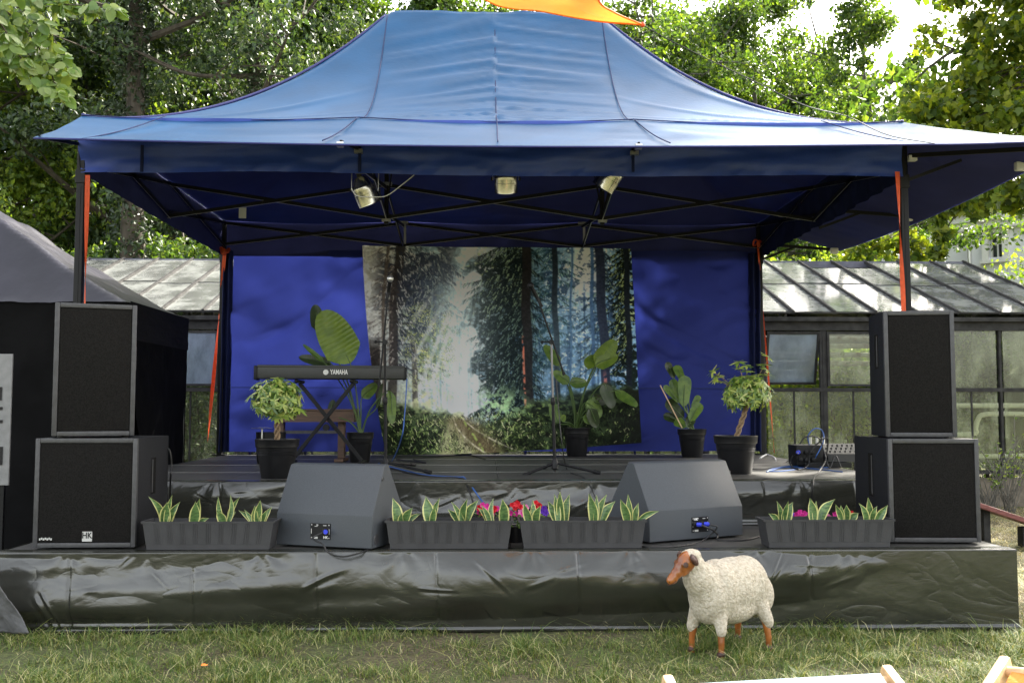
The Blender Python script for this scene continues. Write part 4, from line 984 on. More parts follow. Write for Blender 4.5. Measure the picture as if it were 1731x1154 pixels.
plant_leaves(t, [(592, 614, 543, 527, 62, 'paddle', 'bigleaf', -.05, .1, -.1), (540, 560, 532, 514, 24, 'paddle', 'darkleaf', .1, .1, .1), (560, 615, 505, 602, 18, 'paddle', 'darkleaf', .1, -.3, .1), (548, 612, 512, 582, 9, 'paddle', 'figleaf', -.1, .6, .0),
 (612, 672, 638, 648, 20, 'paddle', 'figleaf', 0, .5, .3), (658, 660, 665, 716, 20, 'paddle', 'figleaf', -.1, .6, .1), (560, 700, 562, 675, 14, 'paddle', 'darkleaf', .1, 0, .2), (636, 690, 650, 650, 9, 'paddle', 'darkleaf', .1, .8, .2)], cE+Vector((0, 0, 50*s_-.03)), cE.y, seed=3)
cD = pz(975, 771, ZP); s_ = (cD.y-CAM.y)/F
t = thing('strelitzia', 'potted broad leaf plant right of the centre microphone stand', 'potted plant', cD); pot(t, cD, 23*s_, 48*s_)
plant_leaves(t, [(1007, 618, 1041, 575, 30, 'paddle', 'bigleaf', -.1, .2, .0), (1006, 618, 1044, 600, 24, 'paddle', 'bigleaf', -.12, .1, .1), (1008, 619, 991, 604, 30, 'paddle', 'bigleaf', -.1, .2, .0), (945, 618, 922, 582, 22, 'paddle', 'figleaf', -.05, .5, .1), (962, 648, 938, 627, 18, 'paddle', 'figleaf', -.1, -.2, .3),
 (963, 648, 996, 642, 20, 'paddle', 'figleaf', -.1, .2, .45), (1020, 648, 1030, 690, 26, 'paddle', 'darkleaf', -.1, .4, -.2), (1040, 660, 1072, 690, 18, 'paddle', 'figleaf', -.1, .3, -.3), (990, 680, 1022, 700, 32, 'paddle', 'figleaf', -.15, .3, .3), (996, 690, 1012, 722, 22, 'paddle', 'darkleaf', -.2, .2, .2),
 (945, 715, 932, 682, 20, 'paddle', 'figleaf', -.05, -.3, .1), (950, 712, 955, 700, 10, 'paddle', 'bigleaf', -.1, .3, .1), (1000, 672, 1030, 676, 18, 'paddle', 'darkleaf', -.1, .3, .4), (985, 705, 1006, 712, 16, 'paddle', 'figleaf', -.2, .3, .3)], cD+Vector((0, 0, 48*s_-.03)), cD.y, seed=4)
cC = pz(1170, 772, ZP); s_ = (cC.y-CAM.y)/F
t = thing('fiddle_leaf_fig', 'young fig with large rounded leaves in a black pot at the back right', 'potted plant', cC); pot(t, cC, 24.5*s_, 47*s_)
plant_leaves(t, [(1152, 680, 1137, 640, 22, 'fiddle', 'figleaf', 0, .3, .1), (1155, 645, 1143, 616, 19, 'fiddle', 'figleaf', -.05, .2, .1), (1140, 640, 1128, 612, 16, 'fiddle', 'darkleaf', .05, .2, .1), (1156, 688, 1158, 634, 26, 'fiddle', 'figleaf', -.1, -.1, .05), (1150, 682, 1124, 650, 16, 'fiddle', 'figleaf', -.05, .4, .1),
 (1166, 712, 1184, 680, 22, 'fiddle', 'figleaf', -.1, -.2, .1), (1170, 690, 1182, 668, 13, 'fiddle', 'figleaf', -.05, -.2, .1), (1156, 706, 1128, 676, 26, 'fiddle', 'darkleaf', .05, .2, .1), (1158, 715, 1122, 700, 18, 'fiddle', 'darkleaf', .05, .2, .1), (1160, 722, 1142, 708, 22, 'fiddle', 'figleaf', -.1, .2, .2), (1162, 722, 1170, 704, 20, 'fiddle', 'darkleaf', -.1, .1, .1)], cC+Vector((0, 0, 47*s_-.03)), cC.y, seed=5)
mb = MB(); mb.tube([at(1153, 723, cC.y-.12), at(1116, 651, cC.y-.12)], .006, 6); mb.build('support_stick', mat('bamboo', (.6, .42, .25), .5), t)

# ------------------------------------------------------------------ bench, keyboard, stand
YK = 1.95
kL, kR = at(434, 628, YK-.07), at(685, 629, YK+.12)
kan = math.atan2(kR.y-kL.y, kR.x-kL.x); kw = (kR-kL).length; kc = (kL+kR)/2
KB = thing('keyboard', 'black stage piano seen from behind with white maker lettering', 'keyboard', (kc.x, kc.y, kc.z-.065), kan)
mb = MB(); mb.box((0, .15, .065), (kw, .30, .125), bev=.012); mb.box((0, .0, .115), (kw*.995, .012, .018), bev=.003); mb.build('body', M['kbd'], KB, True, world=False)
mb = MB(); mb.box((-kw/2-.012, .16, .055), (.03, .34, .13), bev=.012); mb.build('end_cap', M['blackpl'], KB, True, world=False); mb = MB(); mb.box((kw/2+.005, .16, .055), (.02, .34, .12), bev=.01); mb.build('end_cap', M['blackpl'], KB, True, world=False)
mb = MB()
for i in range(52): mb.box((-kw/2+.05+(kw-.1)*(i+.5)/52, .36, .075), ((kw-.1)/52-.0015, .14, .018), bev=.002)
mb.build('white_keys', M['print_white'], KB, world=False)
lx = (565-559.5)*kw/251
textmesh('maker_lettering', 'YAMAHA', .062, M['print_white'], KB, Matrix.Translation((lx+.035, -.0085, .062)) @ Matrix.Rotation(math.pi/2, 4, 'X'), sx=.62)
mb = MB(); mb.lathe((lx-.085, -.0075, .062), [(.024, 0), (.024, .002), (.019, .002), (.019, 0)], 24, axis=(0, -1, 0))
for k in range(3): mb.box((lx-.085, -.0088, .062), (.005, .001, .04), rot=Matrix.Rotation(rad(60*k), 3, 'Y'))
mb.build('maker_emblem', M['print_white'], KB, world=False)
mb = MB(); mb.box((-kw/2-.0275, .1, .07), (.001, .03, .03)); mb.build('sticker', mat('yellow_sticker', (.8, .6, .1), .6), KB, world=False)
KS = thing('keyboard_stand', 'black folding cross frame stand under the piano keyboard', 'keyboard stand', (kc.x, kc.y+.2, ZP))
for k, (a, b, yy) in enumerate((((492, 788), (598, 655), .10), ((612, 786), (506, 660), .14))):
    p = at(*a, kc.y+yy); p.z = ZP+.03; q = at(*b, kc.y+yy); q.z = kc.z-.10
    mb = MB(); mb.beam(p, q, .025, .035, bev=.004); mb.build('cross_tube', M['black_metal'], KS)
    mb = MB(); mb.tube([p+Vector((0, -.2, -.01)), p+Vector((0, .22, -.01))], .018, 10); mb.build('foot_tube', M['black_metal'], KS, True)
    mb = MB(); mb.tube([q+Vector((0, -.14, .015)), q+Vector((0, .2, .015))], .016, 10); mb.ball(q+Vector((0, -.15, .015)), .02); mb.build('support_arm', M['black_metal'], KS, True)
mb = MB(); cc = at(552, 722, kc.y+.08); mb.lathe(cc, [(.03, 0), (.03, .04)], 16, axis=(0, -1, 0)); mb.build('hinge', M['black_metal'], KS, True)
BY = 2.55
bl, br = at(470, 700, BY), at(600, 700, BY)
BN = thing('piano_bench', 'brown wooden bench behind the keyboard stand', 'bench', ((bl.x+br.x)/2, BY+.17, ZP))
z1 = at(560, 691, BY).z; z2 = at(560, 713, BY).z
mb = MB(); mb.box2((bl.x, BY, z1-.02), (br.x, BY+.36, z1), bev=.004); mb.box2((bl.x+.01, BY+.012, z2), (br.x-.01, BY+.03, z1-.02)); mb.box2((bl.x+.01, BY+.33, z2), (br.x-.01, BY+.348, z1-.02)); mb.box2((bl.x+.01, BY+.03, z2), (bl.x+.03, BY+.33, z1-.02)); mb.box2((br.x-.03, BY+.03, z2), (br.x-.01, BY+.33, z1-.02)); mb.build('seat', M['wood'], BN)
for px in (474, 577):
    x = at(px, 740, BY+.15).x; mb = MB(); mb.box2((x-.033, BY+.13, ZP+.03), (x+.033, BY+.22, z2), bev=.004); mb.box2((x-.045, BY-.02, ZP), (x+.045, BY+.38, ZP+.03), bev=.005); mb.build('leg', M['wood'], BN)
zz = at(520, 730, BY+.17).z; mb = MB(); mb.box2((at(474, 740, BY+.15).x+.034, BY+.16, zz-.015), (at(577, 740, BY+.15).x-.034, BY+.19, zz+.015)); mb.build('stretcher', M['cabedge'], BN)
p = at(458, 742, 2.3); LS = thing('low_stand', 'low dark stand with a thin grey top behind the left umbrella plant', 'stand', (p.x, 2.3, ZP))
mb = MB(); mb.lathe((p.x, 2.3, ZP), [(.12, 0), (.13, .03), (.14, at(458, 730, 2.3).z-ZP)], 24); mb.build('drum_base', M['blackpl'], LS, True)
q = at(443, 724, 2.15); mb = MB(); mb.lathe((q.x, 2.15, q.z), [(.09, 0), (.1, .004), (.02, .014), (.001, .014)], 30); mb.tube([(q.x, 2.15, ZP), (q.x, 2.15, q.z)], .008, 8); mb.build('top_plate', M['bright_metal'], LS, True)

# ------------------------------------------------------------------ microphone stands
def micstand(label, base, legs, joint, pole_w, btop, bbot, mic, mlabel, silver=False, lean=0):
    b = base; t = thing('microphone_stand', label, 'microphone stand', b)
    j = joint
    mb = MB(); mb.lathe((b.x, b.y, b.z+.035), [(.012, 0), (.028, .01), (.026, .06), (.013, .09)], 16); mb.build('hub', M['blackpl'], t, True)
    for L_ in legs:
        mb = MB(); p0 = Vector((b.x, b.y, b.z+.09)); d = (L_-p0); mb.tube([p0, L_], .010, 8); mb.tube([L_-d.normalized()*.05, L_+d.normalized()*.01], .015, 8); mb.build('leg', M['black_metal'], t, True)
    mid = Vector((b.x, b.y, b.z)).lerp(j, .55)
    mb = MB(); mb.tube([(b.x, b.y, b.z+.02), mid], .0125, 10); mb.build('lower_tube', M['black_metal'], t, True)
    mb = MB(); mb.tube([mid, j], .009, 10); mb.build('upper_tube', M['satin'] if silver else M['black_metal'], t, True)
    mb = MB(); mb.lathe(mid-Vector((0, 0, .03)), [(.013, 0), (.018, .01), (.018, .05), (.012, .06)], 12); mb.build('height_clutch', M['blackpl'], t, True)
    mb = MB(); mb.lathe(j+Vector((0, .03, 0)), [(.02, 0), (.02, .06)], 14, axis=(0, -1, 0)); mb.tube([j, j+Vector((-.07, -.01, .0))], .006, 6); mb.ball(j+Vector((-.075, -.01, 0)), .013); mb.build('boom_joint', M['blackpl'], t, True)
    mb = MB(); mb.tube([bbot, btop], .0075, 8); mb.tube([bbot, bbot.lerp(btop, .04)], .013, 8); mb.build('boom', M['black_metal'], t, True)
    d = (btop-bbot).normalized(); 
    mb = MB(); mb.tube([btop, btop+d*.05], .012, 10); mb.build('clip', M['blackpl'], t, True)
    m_ = thing('microphone', mlabel, 'microphone', btop+d*.03)
    dm = (mic-btop).normalized()
    mb = MB(); mb.tube([btop+d*.02-dm*.08, btop+d*.02+dm*.10], [.011, .016], 14); mb.build('handle', M['blackpl'], m_, True)
    mb = MB(); c = btop+d*.02+dm*.12; mb.ball(c, (.026, .026, .028)); mb.build('grille_ball', M['bright_metal'] if not silver else M['black_metal'], m_, True)
b1 = pz(652, 800, ZP); b1.y += .0
y = b1.y
micstand('straight microphone stand left of centre beside the keyboard', b1, [at(727, 798, y-.12), at(632, 790, y-.1), at(700, 785, y+.3)], at(651, 578, y), 8, at(656, 497, y-.02), at(641, 652, y-.02), at(659, 478, y-.08), 'microphone with pale ball grille on the left stand')
for o in bpy.data.objects:
    pass
b2 = pz(938, 801, ZP); y = b2.y
micstand('boom microphone stand at centre stage with tilted black boom', b2, [at(886, 803, y-.06), at(1013, 799, y-.02), at(920, 790, y+.35)], at(932, 578, y), 8, at(910, 508, y-.03), at(954, 634, y-.03), at(897, 484, y-.08), 'black microphone on the tilted centre boom', True)

def cable(pts, r, m, label, cat='cable', name='cable', group=None, extra=()):
    mb = MB(); mb.tube(bez(pts, 8), r, 7)
    for e in extra: mb.tube(bez(e, 8), r, 7)
    o = mb.build(name, m, None, True); tag(o, label, cat, group); return o
D = lambda px, py, dz=.006: az(px, py, ZP+dz)
LD = lambda px, py, dz=.006: az(px, py, ZL+dz)
cable([at(688, 640, 1.0), at(684, 700, 1.0), at(678, 742, 1.0), D(660, 782), D(640, 783), D(690, 796), D(725, 803), D(775, 806), D(785, 807), at(800, 826, -.09), at(812, 843, -.15), at(827, 860, -.3)], .005, M['bluecable'], 'blue cable from the left microphone stand over the stage edge')
cable([D(660, 790), D(690, 799), D(730, 805), D(780, 808), at(790, 822, -.1), at(800, 850, -.2), at(806, 870, -.3)], .005, M['rubber'], 'black cable beside the blue cable over the stage edge')
cable([at(940, 640, b2.y-.03), at(945, 700, b2.y-.04), at(951, 760, b2.y-.05), D(958, 792), D(968, 800), D(985, 806), at(998, 822, -.1), at(1008, 845, -.2)], .004, M['rubber'], 'thin black cable hanging down the centre boom stand')
cable([D(670, 776), D(720, 782), D(700, 775), D(760, 770), D(790, 768), D(820, 776)], .006, M['rubber'], 'black cable lying on the deck right of the left microphone stand')
mw = MON1.matrix_world
def monp(o, x, y, z):
    a = o.rotation_euler.z; return Vector((o.location.x+x*math.cos(a)-y*math.sin(a), o.location.y+x*math.sin(a)+y*math.cos(a), o.location.z+z))
cable([monp(MON1, .02, -.05, .09), monp(MON1, -.02, -.09, .06), at(546, 920, -1.37), at(556, 934, -1.40), at(580, 940, -1.42), at(608, 934, -1.40), LD(622, 929), LD(640, 922), LD(652, 916)], .005, M['rubber'], 'black cable looping from the left floor monitor over the stage edge')
cable([monp(MON2, .06, -.05, .09), monp(MON2, .10, -.07, .07), LD(1190, 912), LD(1165, 920), LD(1130, 924), LD(1090, 924), LD(1085, 920)], .005, M['rubber'], 'black cable curling left from the right floor monitor')
cable([monp(MON2, -.01, -.05, .09), monp(MON2, .06, -.07, .06), monp(MON2, .14, -.03, .02), LD(1215, 912), LD(1260, 912), LD(1295, 903)], .006, M['rubber'], 'thick black cable running right from the right floor monitor')
cable([at(282, 757, -.6), at(287, 762, -.6), at(290, 785, -.58), at(288, 815, -.56), LD(286, 880)], .006, M['rubber'], 'black cable hanging behind the left subwoofer')
cable([at(280, 797, -.5)]+[LD(x, y_) for x, y_ in ((290, 900), (300, 905))], .004, M['rubber'], 'short black cable on the left stage step')

# mixer and amplifier heap at the right
pr = pz(1372, 790, ZP); y = pr.y
AR = thing('amplifier_rack', 'small black stage box with plugs and antenna loops at the right stage edge', 'audio box', (pr.x, y, ZP))
a = at(1347, 788, y); b = at(1392, 752, y)
mb = MB(); mb.box2((a.x, y, ZP+.02), (b.x, y+.25, b.z), bev=.01); mb.build('case', M['blackpl'], AR, True)
mb = MB()
for px, py in ((1352, 764), (1362, 764), (1372, 764), (1352, 776), (1362, 777), (1374, 776)): mb.lathe(at(px, py, y), [(.018, 0), (.018, .03), (.012, .032)], 14, axis=(0, -1, 0))
mb.build('socket', M['blackpl'], AR, True)
mb = MB(); mb.lathe(at(1350, 764, y-.03), [(.018, 0), (.018, .03)], 14, axis=(-.5, -1, 0)); mb.build('plug', M['blueplug'], AR, True)
mb = MB()
for px in (1370, 1381, 1392): p = at(px, 750, y+.1); mb.tube([p, p+Vector((0, 0, .06))], .014, 10)
mb.build('upright_plug', M['bright_metal'], AR, True)
pm = at(1410, 766, y+.1); MX = thing('mixing_desk', 'flat grey mixing console beside the right subwoofer', 'mixer', (pm.x, y+.2, ZP))
mb = MB(); mb.prism([(at(1393, 758, y+.1).x, y, ZP+.05), (at(1393, 758, y+.1).x, y, ZP+.12), (at(1393, 758, y+.1).x, y+.35, ZP+.20), (at(1393, 758, y+.1).x, y+.35, ZP+.05)], (.45, 0, 0)); mb.build('console', mat('mixer_grey', (.02, .02, .022), .5), MX)
mb = MB()
for i in range(9):
    for j in range(3): mb.lathe((at(1393, 758, y+.1).x+.04+i*.045, y+.06+j*.1, ZP+.13+j*.023), [(.009, 0), (.008, .015)], 8)
mb.build('knobs', M['blackpl'], MX)
mb = MB(); mb.box2((at(1360, 790, y-.02).x, y-.03, ZP), (at(1420, 790, y-.02).x+.1, y+.35, ZP+.045), bev=.004); tag(mb.build('cable_tray', M['blackpl']), 'flat black tray under the audio gear at the right', 'tray')
cable([D(1235, 792), D(1300, 791), D(1330, 780), at(1345, 768, y-.02), at(1350, 764, y-.06)], .005, M['rubber'], 'black cable from the right umbrella pot to the stage box', extra=())
cable([at(1368, 752, y+.05), at(1366, 736, y), at(1378, 724, y), at(1390, 728, y), at(1392, 745, y-.02), at(1380, 770, y-.04), D(1368, 788), D(1330, 795), D(1300, 796), D(1310, 791), D(1345, 787), D(1400, 790)], .005, M['bluecable'], 'blue cable arching over the black stage box', extra=([D(1296, 797), D(1330, 789), D(1385, 793), D(1424, 797)],))
cable([at(1340, 770, y-.05), at(1336, 785, y-.05), D(1350, 793), at(1366, 786, y-.06), at(1372, 760, y-.05), at(1398, 740, y-.03), at(1396, 775, y-.04), D(1385, 797), at(1375, 810, -.1), at(1372, 850, -.12), at(1369, 880, -.1)], .006, M['rubber'], 'tangled black cable hanging from the stage box down the skirt', extra=([at(1352, 750, y), at(1362, 738, y), at(1384, 740, y), at(1392, 760, y-.05), D(1402, 790), at(1412, 770, y-.05), D(1422, 790)],))
cable([D(1285, 774), D(1296, 768), D(1308, 772), D(1312, 778)], .008, M['whitepl'], 'thin pale cable end near the back right post')

# ------------------------------------------------------------------ spotlights
def par(px, py, axis, r_, L, label, Y=.16):
    c = at(px, py, Y); t = thing('spotlight', label, 'spotlight', c, group='silver stage spotlights under the front valance')
    ax = Vector(axis).normalized()
    mb = MB(); s0 = -L*.5
    mb.lathe(c, [(.001, s0), (r_*.45, s0+.004), (r_*.72, s0+L*.16), (r_*.86, s0+L*.34), (r_*.88, s0+L*.35), (r_*.98, s0+L*.36), (r_, s0+L*.38), (r_, s0+L*.5), (r_*.985, s0+L*.505), (r_*.985, s0+L*.62), (r_*1.01, s0+L*.63), (r_*1.01, s0+L*.97), (r_*1.03, s0+L), (r_*.96, s0+L), (r_*.95, s0+L*.7), (.001, s0+L*.66)], 36, axis=ax)
    mb.build('can', M['steel'], t, True)
    mb = MB(); mb.lathe(c-ax*(L*.42), [(.012, 0), (.02, .015), (.018, .05)], 12, axis=-ax); mb.build('cable_gland', M['blackpl'], t, True)
    topz = 3.06
    mb = MB()
    for sx in (-1, 1):
        mb.beam((c.x+sx*(r_+.012), Y, c.z-.005), (c.x+sx*(r_+.012), Y, topz), .004, .028, up=(0, 1, 0)); 
    mb.box((c.x, Y, topz), (2*r_+.03, .028, .004)); mb.build('yoke', M['bright_metal'], t)
    for sx in (-1, 1): mb = MB(); mb.lathe((c.x+sx*(r_+.013), Y, c.z), [(.016, 0), (.014, .014)], 12, axis=(sx, 0, 0)); mb.build('knob', M['blackpl'], t, True)
    mb = MB(); mb.box2((c.x-.02, Y-.11, topz), (c.x+.02, Y+.02, topz+.1), bev=.004); mb.build('clamp', M['blackpl'], t)
par(617, 322, (.35, .25, -.9), .088, .22, 'left silver spotlight tilted to the right with its yoke showing')
par(855, 303, (.02, .35, -.95), .085, .2, 'middle silver spotlight pointing down under the valance', .14)
par(1032, 296, (-.5, .25, -.8), .088, .23, 'right silver spotlight half hidden behind the valance', .14)
cable([at(700, 296, .2), at(680, 312, .2), at(655, 330, .17), at(635, 333, .1), at(604, 331, .05), at(594, 318, .06)], .0035, M['whitepl'], 'pale thin safety wire on the left spotlight', 'wire', 'safety_wire')

# ------------------------------------------------------------------ sheep figure
def make_sheep():
    gx, gy = 1.26, -1.83
    # local frame: +x = heading (head), built locally then turned
    head = Vector((1.11-1.41, -1.965+1.76, 0)); ang = math.atan2(head.y, head.x)
    t = thing('sheep_figure', 'life-like lamb figure with cream fleece and orange brown wooden legs on the grass', 'sheep figure', (gx, gy, 0), ang)
    fp = {'fr': (.165, .09), 'fl': (.185, -.0), 'br': (-.19, .085), 'bl': (-.21, -.08)}
    R = Matrix.Rotation(-ang, 3, 'Z')
    def loc(x, y): return R @ Vector((x-gx, y-gy, 0))
    FN = loc(1.173, -2.03); FF = loc(1.046, -1.90); HN = loc(1.46, -1.886); HF = loc(1.358, -1.64)
    cyy = (FN.y+FF.y+HN.y+HF.y)/4; FX = (FN.x+FF.x)/2; HXX = (HN.x+HF.x)/2
    def fleece_mesh(balls, name, m, vox, disp=.0, parent=t, sm=6):
        mb = MB()
        for c, r, rot in balls:
            mb.ball(c, r, 20, 14, rot=rot)
        o = mb.build(name, m, parent, 'all', world=False)
        md = o.modifiers.new('r', 'REMESH'); md.mode = 'VOXEL'; md.voxel_size = vox; md.use_smooth_shade = True
        s2 = o.modifiers.new('s', 'SMOOTH'); s2.iterations = sm; s2.factor = .5
        if disp:
            tx = bpy.data.textures.new(name, 'CLOUDS'); tx.noise_scale = .007; tx.noise_depth = 3
            d = o.modifiers.new('d', 'DISPLACE'); d.texture = tx; d.strength = disp; d.mid_level = .5
        return o
    ry = lambda a: Matrix.Rotation(rad(a), 3, 'Y')
    B = []
    mx = (FX+HXX)/2
    B.append(((mx-.015, cyy, .325), (.235, .135, .16), ry(2)))
    B.append(((mx-.12, cyy, .32), (.125, .135, .165), None))
    B.append(((mx+.10, cyy, .32), (.13, .13, .165), None))
    B.append(((mx+.0, cyy, .24), (.20, .115, .08), None))
    B.append(((mx+.19, cyy, .345), (.09, .10, .14), ry(15)))
    B.append(((mx+.24, cyy, .415), (.072, .075, .095), ry(30)))
    B.append(((mx+.275, cyy, .47), (.060, .060, .065), ry(30)))
    B.append(((mx+.295, cyy, .518), (.062, .052, .034), ry(8)))
    B.append(((mx-.19, cyy, .275), (.085, .125, .130), None)); B.append(((mx+.16, cyy, .30), (.10, .12, .15), None)); B.append(((mx+.235, cyy, .38), (.075, .085, .11), ry(30))); B.append(((mx+.0, cyy, .23), (.19, .12, .095), None))
    for q, f in ((FN, 1), (FF, 1), (HN, 0), (HF, 0)):
        top = .23; 
        for k in range(6):
            u = k/5; zz = .24*(1-u)+(.135 if f else .15)*u; rr = .050*(1-u)+.029*u
            B.append(((q.x*(1-.12*(1-u))+mx*.12*(1-u), q.y*(1-.35*(1-u))+cyy*.35*(1-u), zz), (rr, rr*.95, .04), None))
    fleece_mesh(B, 'fleece', M['fleece'], .006, .0045, sm=14)
    # wooden legs and head in one continuous carved body (it runs on inside the fleece)
    mb = MB()
    for q, s_ in ((FN, 1), (FF, 1), (HN, -1), (HF, -1)):
        mb.tube([(q.x*.9+mx*.1, q.y*.72+cyy*.28, .20), (q.x*.96+mx*.04, q.y*.9+cyy*.1, .14), (q.x+.002, q.y, .07), (q.x+.002, q.y, .03), (q.x+.008, q.y, -.005)], [.026, .021, .017, .016, .021], 12)
    mb.ball((mx, cyy, .30), (.19, .08, .08)); mb.tube([(mx+.12, cyy, .32), (mx+.24, cyy, .42), (mx+.30, cyy, .49)], [.06, .045, .04], 12)
    # head: turned a little to the viewer
    hp = Vector((mx+.318, cyy, .490)); hd = Matrix.Rotation(rad(-14), 3, 'Z') @ Matrix.Rotation(rad(36), 3, 'Y')
    def H(x, y, z): return hp + hd @ Vector((x*1.18, y*1.12, z*1.15))
    for c, r in (((0, 0, 0), (.060, .050, .054)), ((.035, 0, -.002), (.045, .038, .040)), ((.065, 0, -.006), (.04, .030, .031)), ((.095, 0, -.010), (.033, .025, .026)), ((.112, 0, -.012), (.024, .024, .022)), ((.10, 0, -.024), (.028, .019, .014)), ((.03, 0, -.022), (.05, .028, .026))):
        mb.ball(H(*c), r, 20, 14, rot=hd)
    for sy in (-1, 1): mb.ball(H(.028, sy*.033, .018), (.020, .010, .012), 14, 10, rot=hd)
    o = mb.build('body', M['lambwood'], t, 'all', world=False)
    md = o.modifiers.new('r', 'REMESH'); md.mode = 'VOXEL'; md.voxel_size = .005; md.use_smooth_shade = True
    s2 = o.modifiers.new('s', 'SMOOTH'); s2.iterations = 4; s2.factor = .5
    for sy in (-1, 1):
        mb = MB(); mb.ball(H(.030, sy*.037, .012), (.0115, .007, .0115), 16, 12, rot=hd); e = mb.build('eye', M['eye'], t, 'all', world=False)
        mb = MB(); mb.lathe(H(.030, sy*.0385, .012), [(.0105, 0), (.0145, .002), (.0145, .0045), (.011, .0055)], 20, axis=hd @ Vector((0, sy, .1))); mb.build('eyelid', M['darkwood'], e, True, world=False)
        mb = MB(); ee = H(-.012, sy*.052, .008); rr = hd @ Matrix.Rotation(rad(20*sy), 3, 'Z')
        mb.ball(ee, (.021, .013, .036), 18, 12, rot=rr); mb.ball(ee+rr @ Vector((.010, sy*.006, .006)), (.014, .012, .022), 14, 10, rot=rr)
        ea = mb.build('ear', M['darkwood'], t, 'all', world=False)
        md = ea.modifiers.new('r', 'REMESH'); md.mode = 'VOXEL'; md.voxel_size = .003; md.use_smooth_shade = True
        mb = MB(); mb.ball(H(.124, sy*.011, -.008), (.005, .004, .004), 10, 8, rot=hd); mb.build('nostril', M['eye'], t, 'all', world=False)
    mb = MB(); mb.tube([H(.122, -.019, -.022), H(.134, -.008, -.020), H(.136, 0, -.019), H(.134, .008, -.020), H(.122, .019, -.022), H(.100, .0225, -.022)], .0016, 6); mb.build('mouth_line', M['darkwood'], t, True, world=False)
    for q in (FN, FF, HN, HF):
        mb = MB(); mb.ball((q.x+.004, q.y, .012), (.026, .021, .018), 14, 10); mb.build('hoof', M['darkwood'], t, 'all', world=False)
make_sheep()

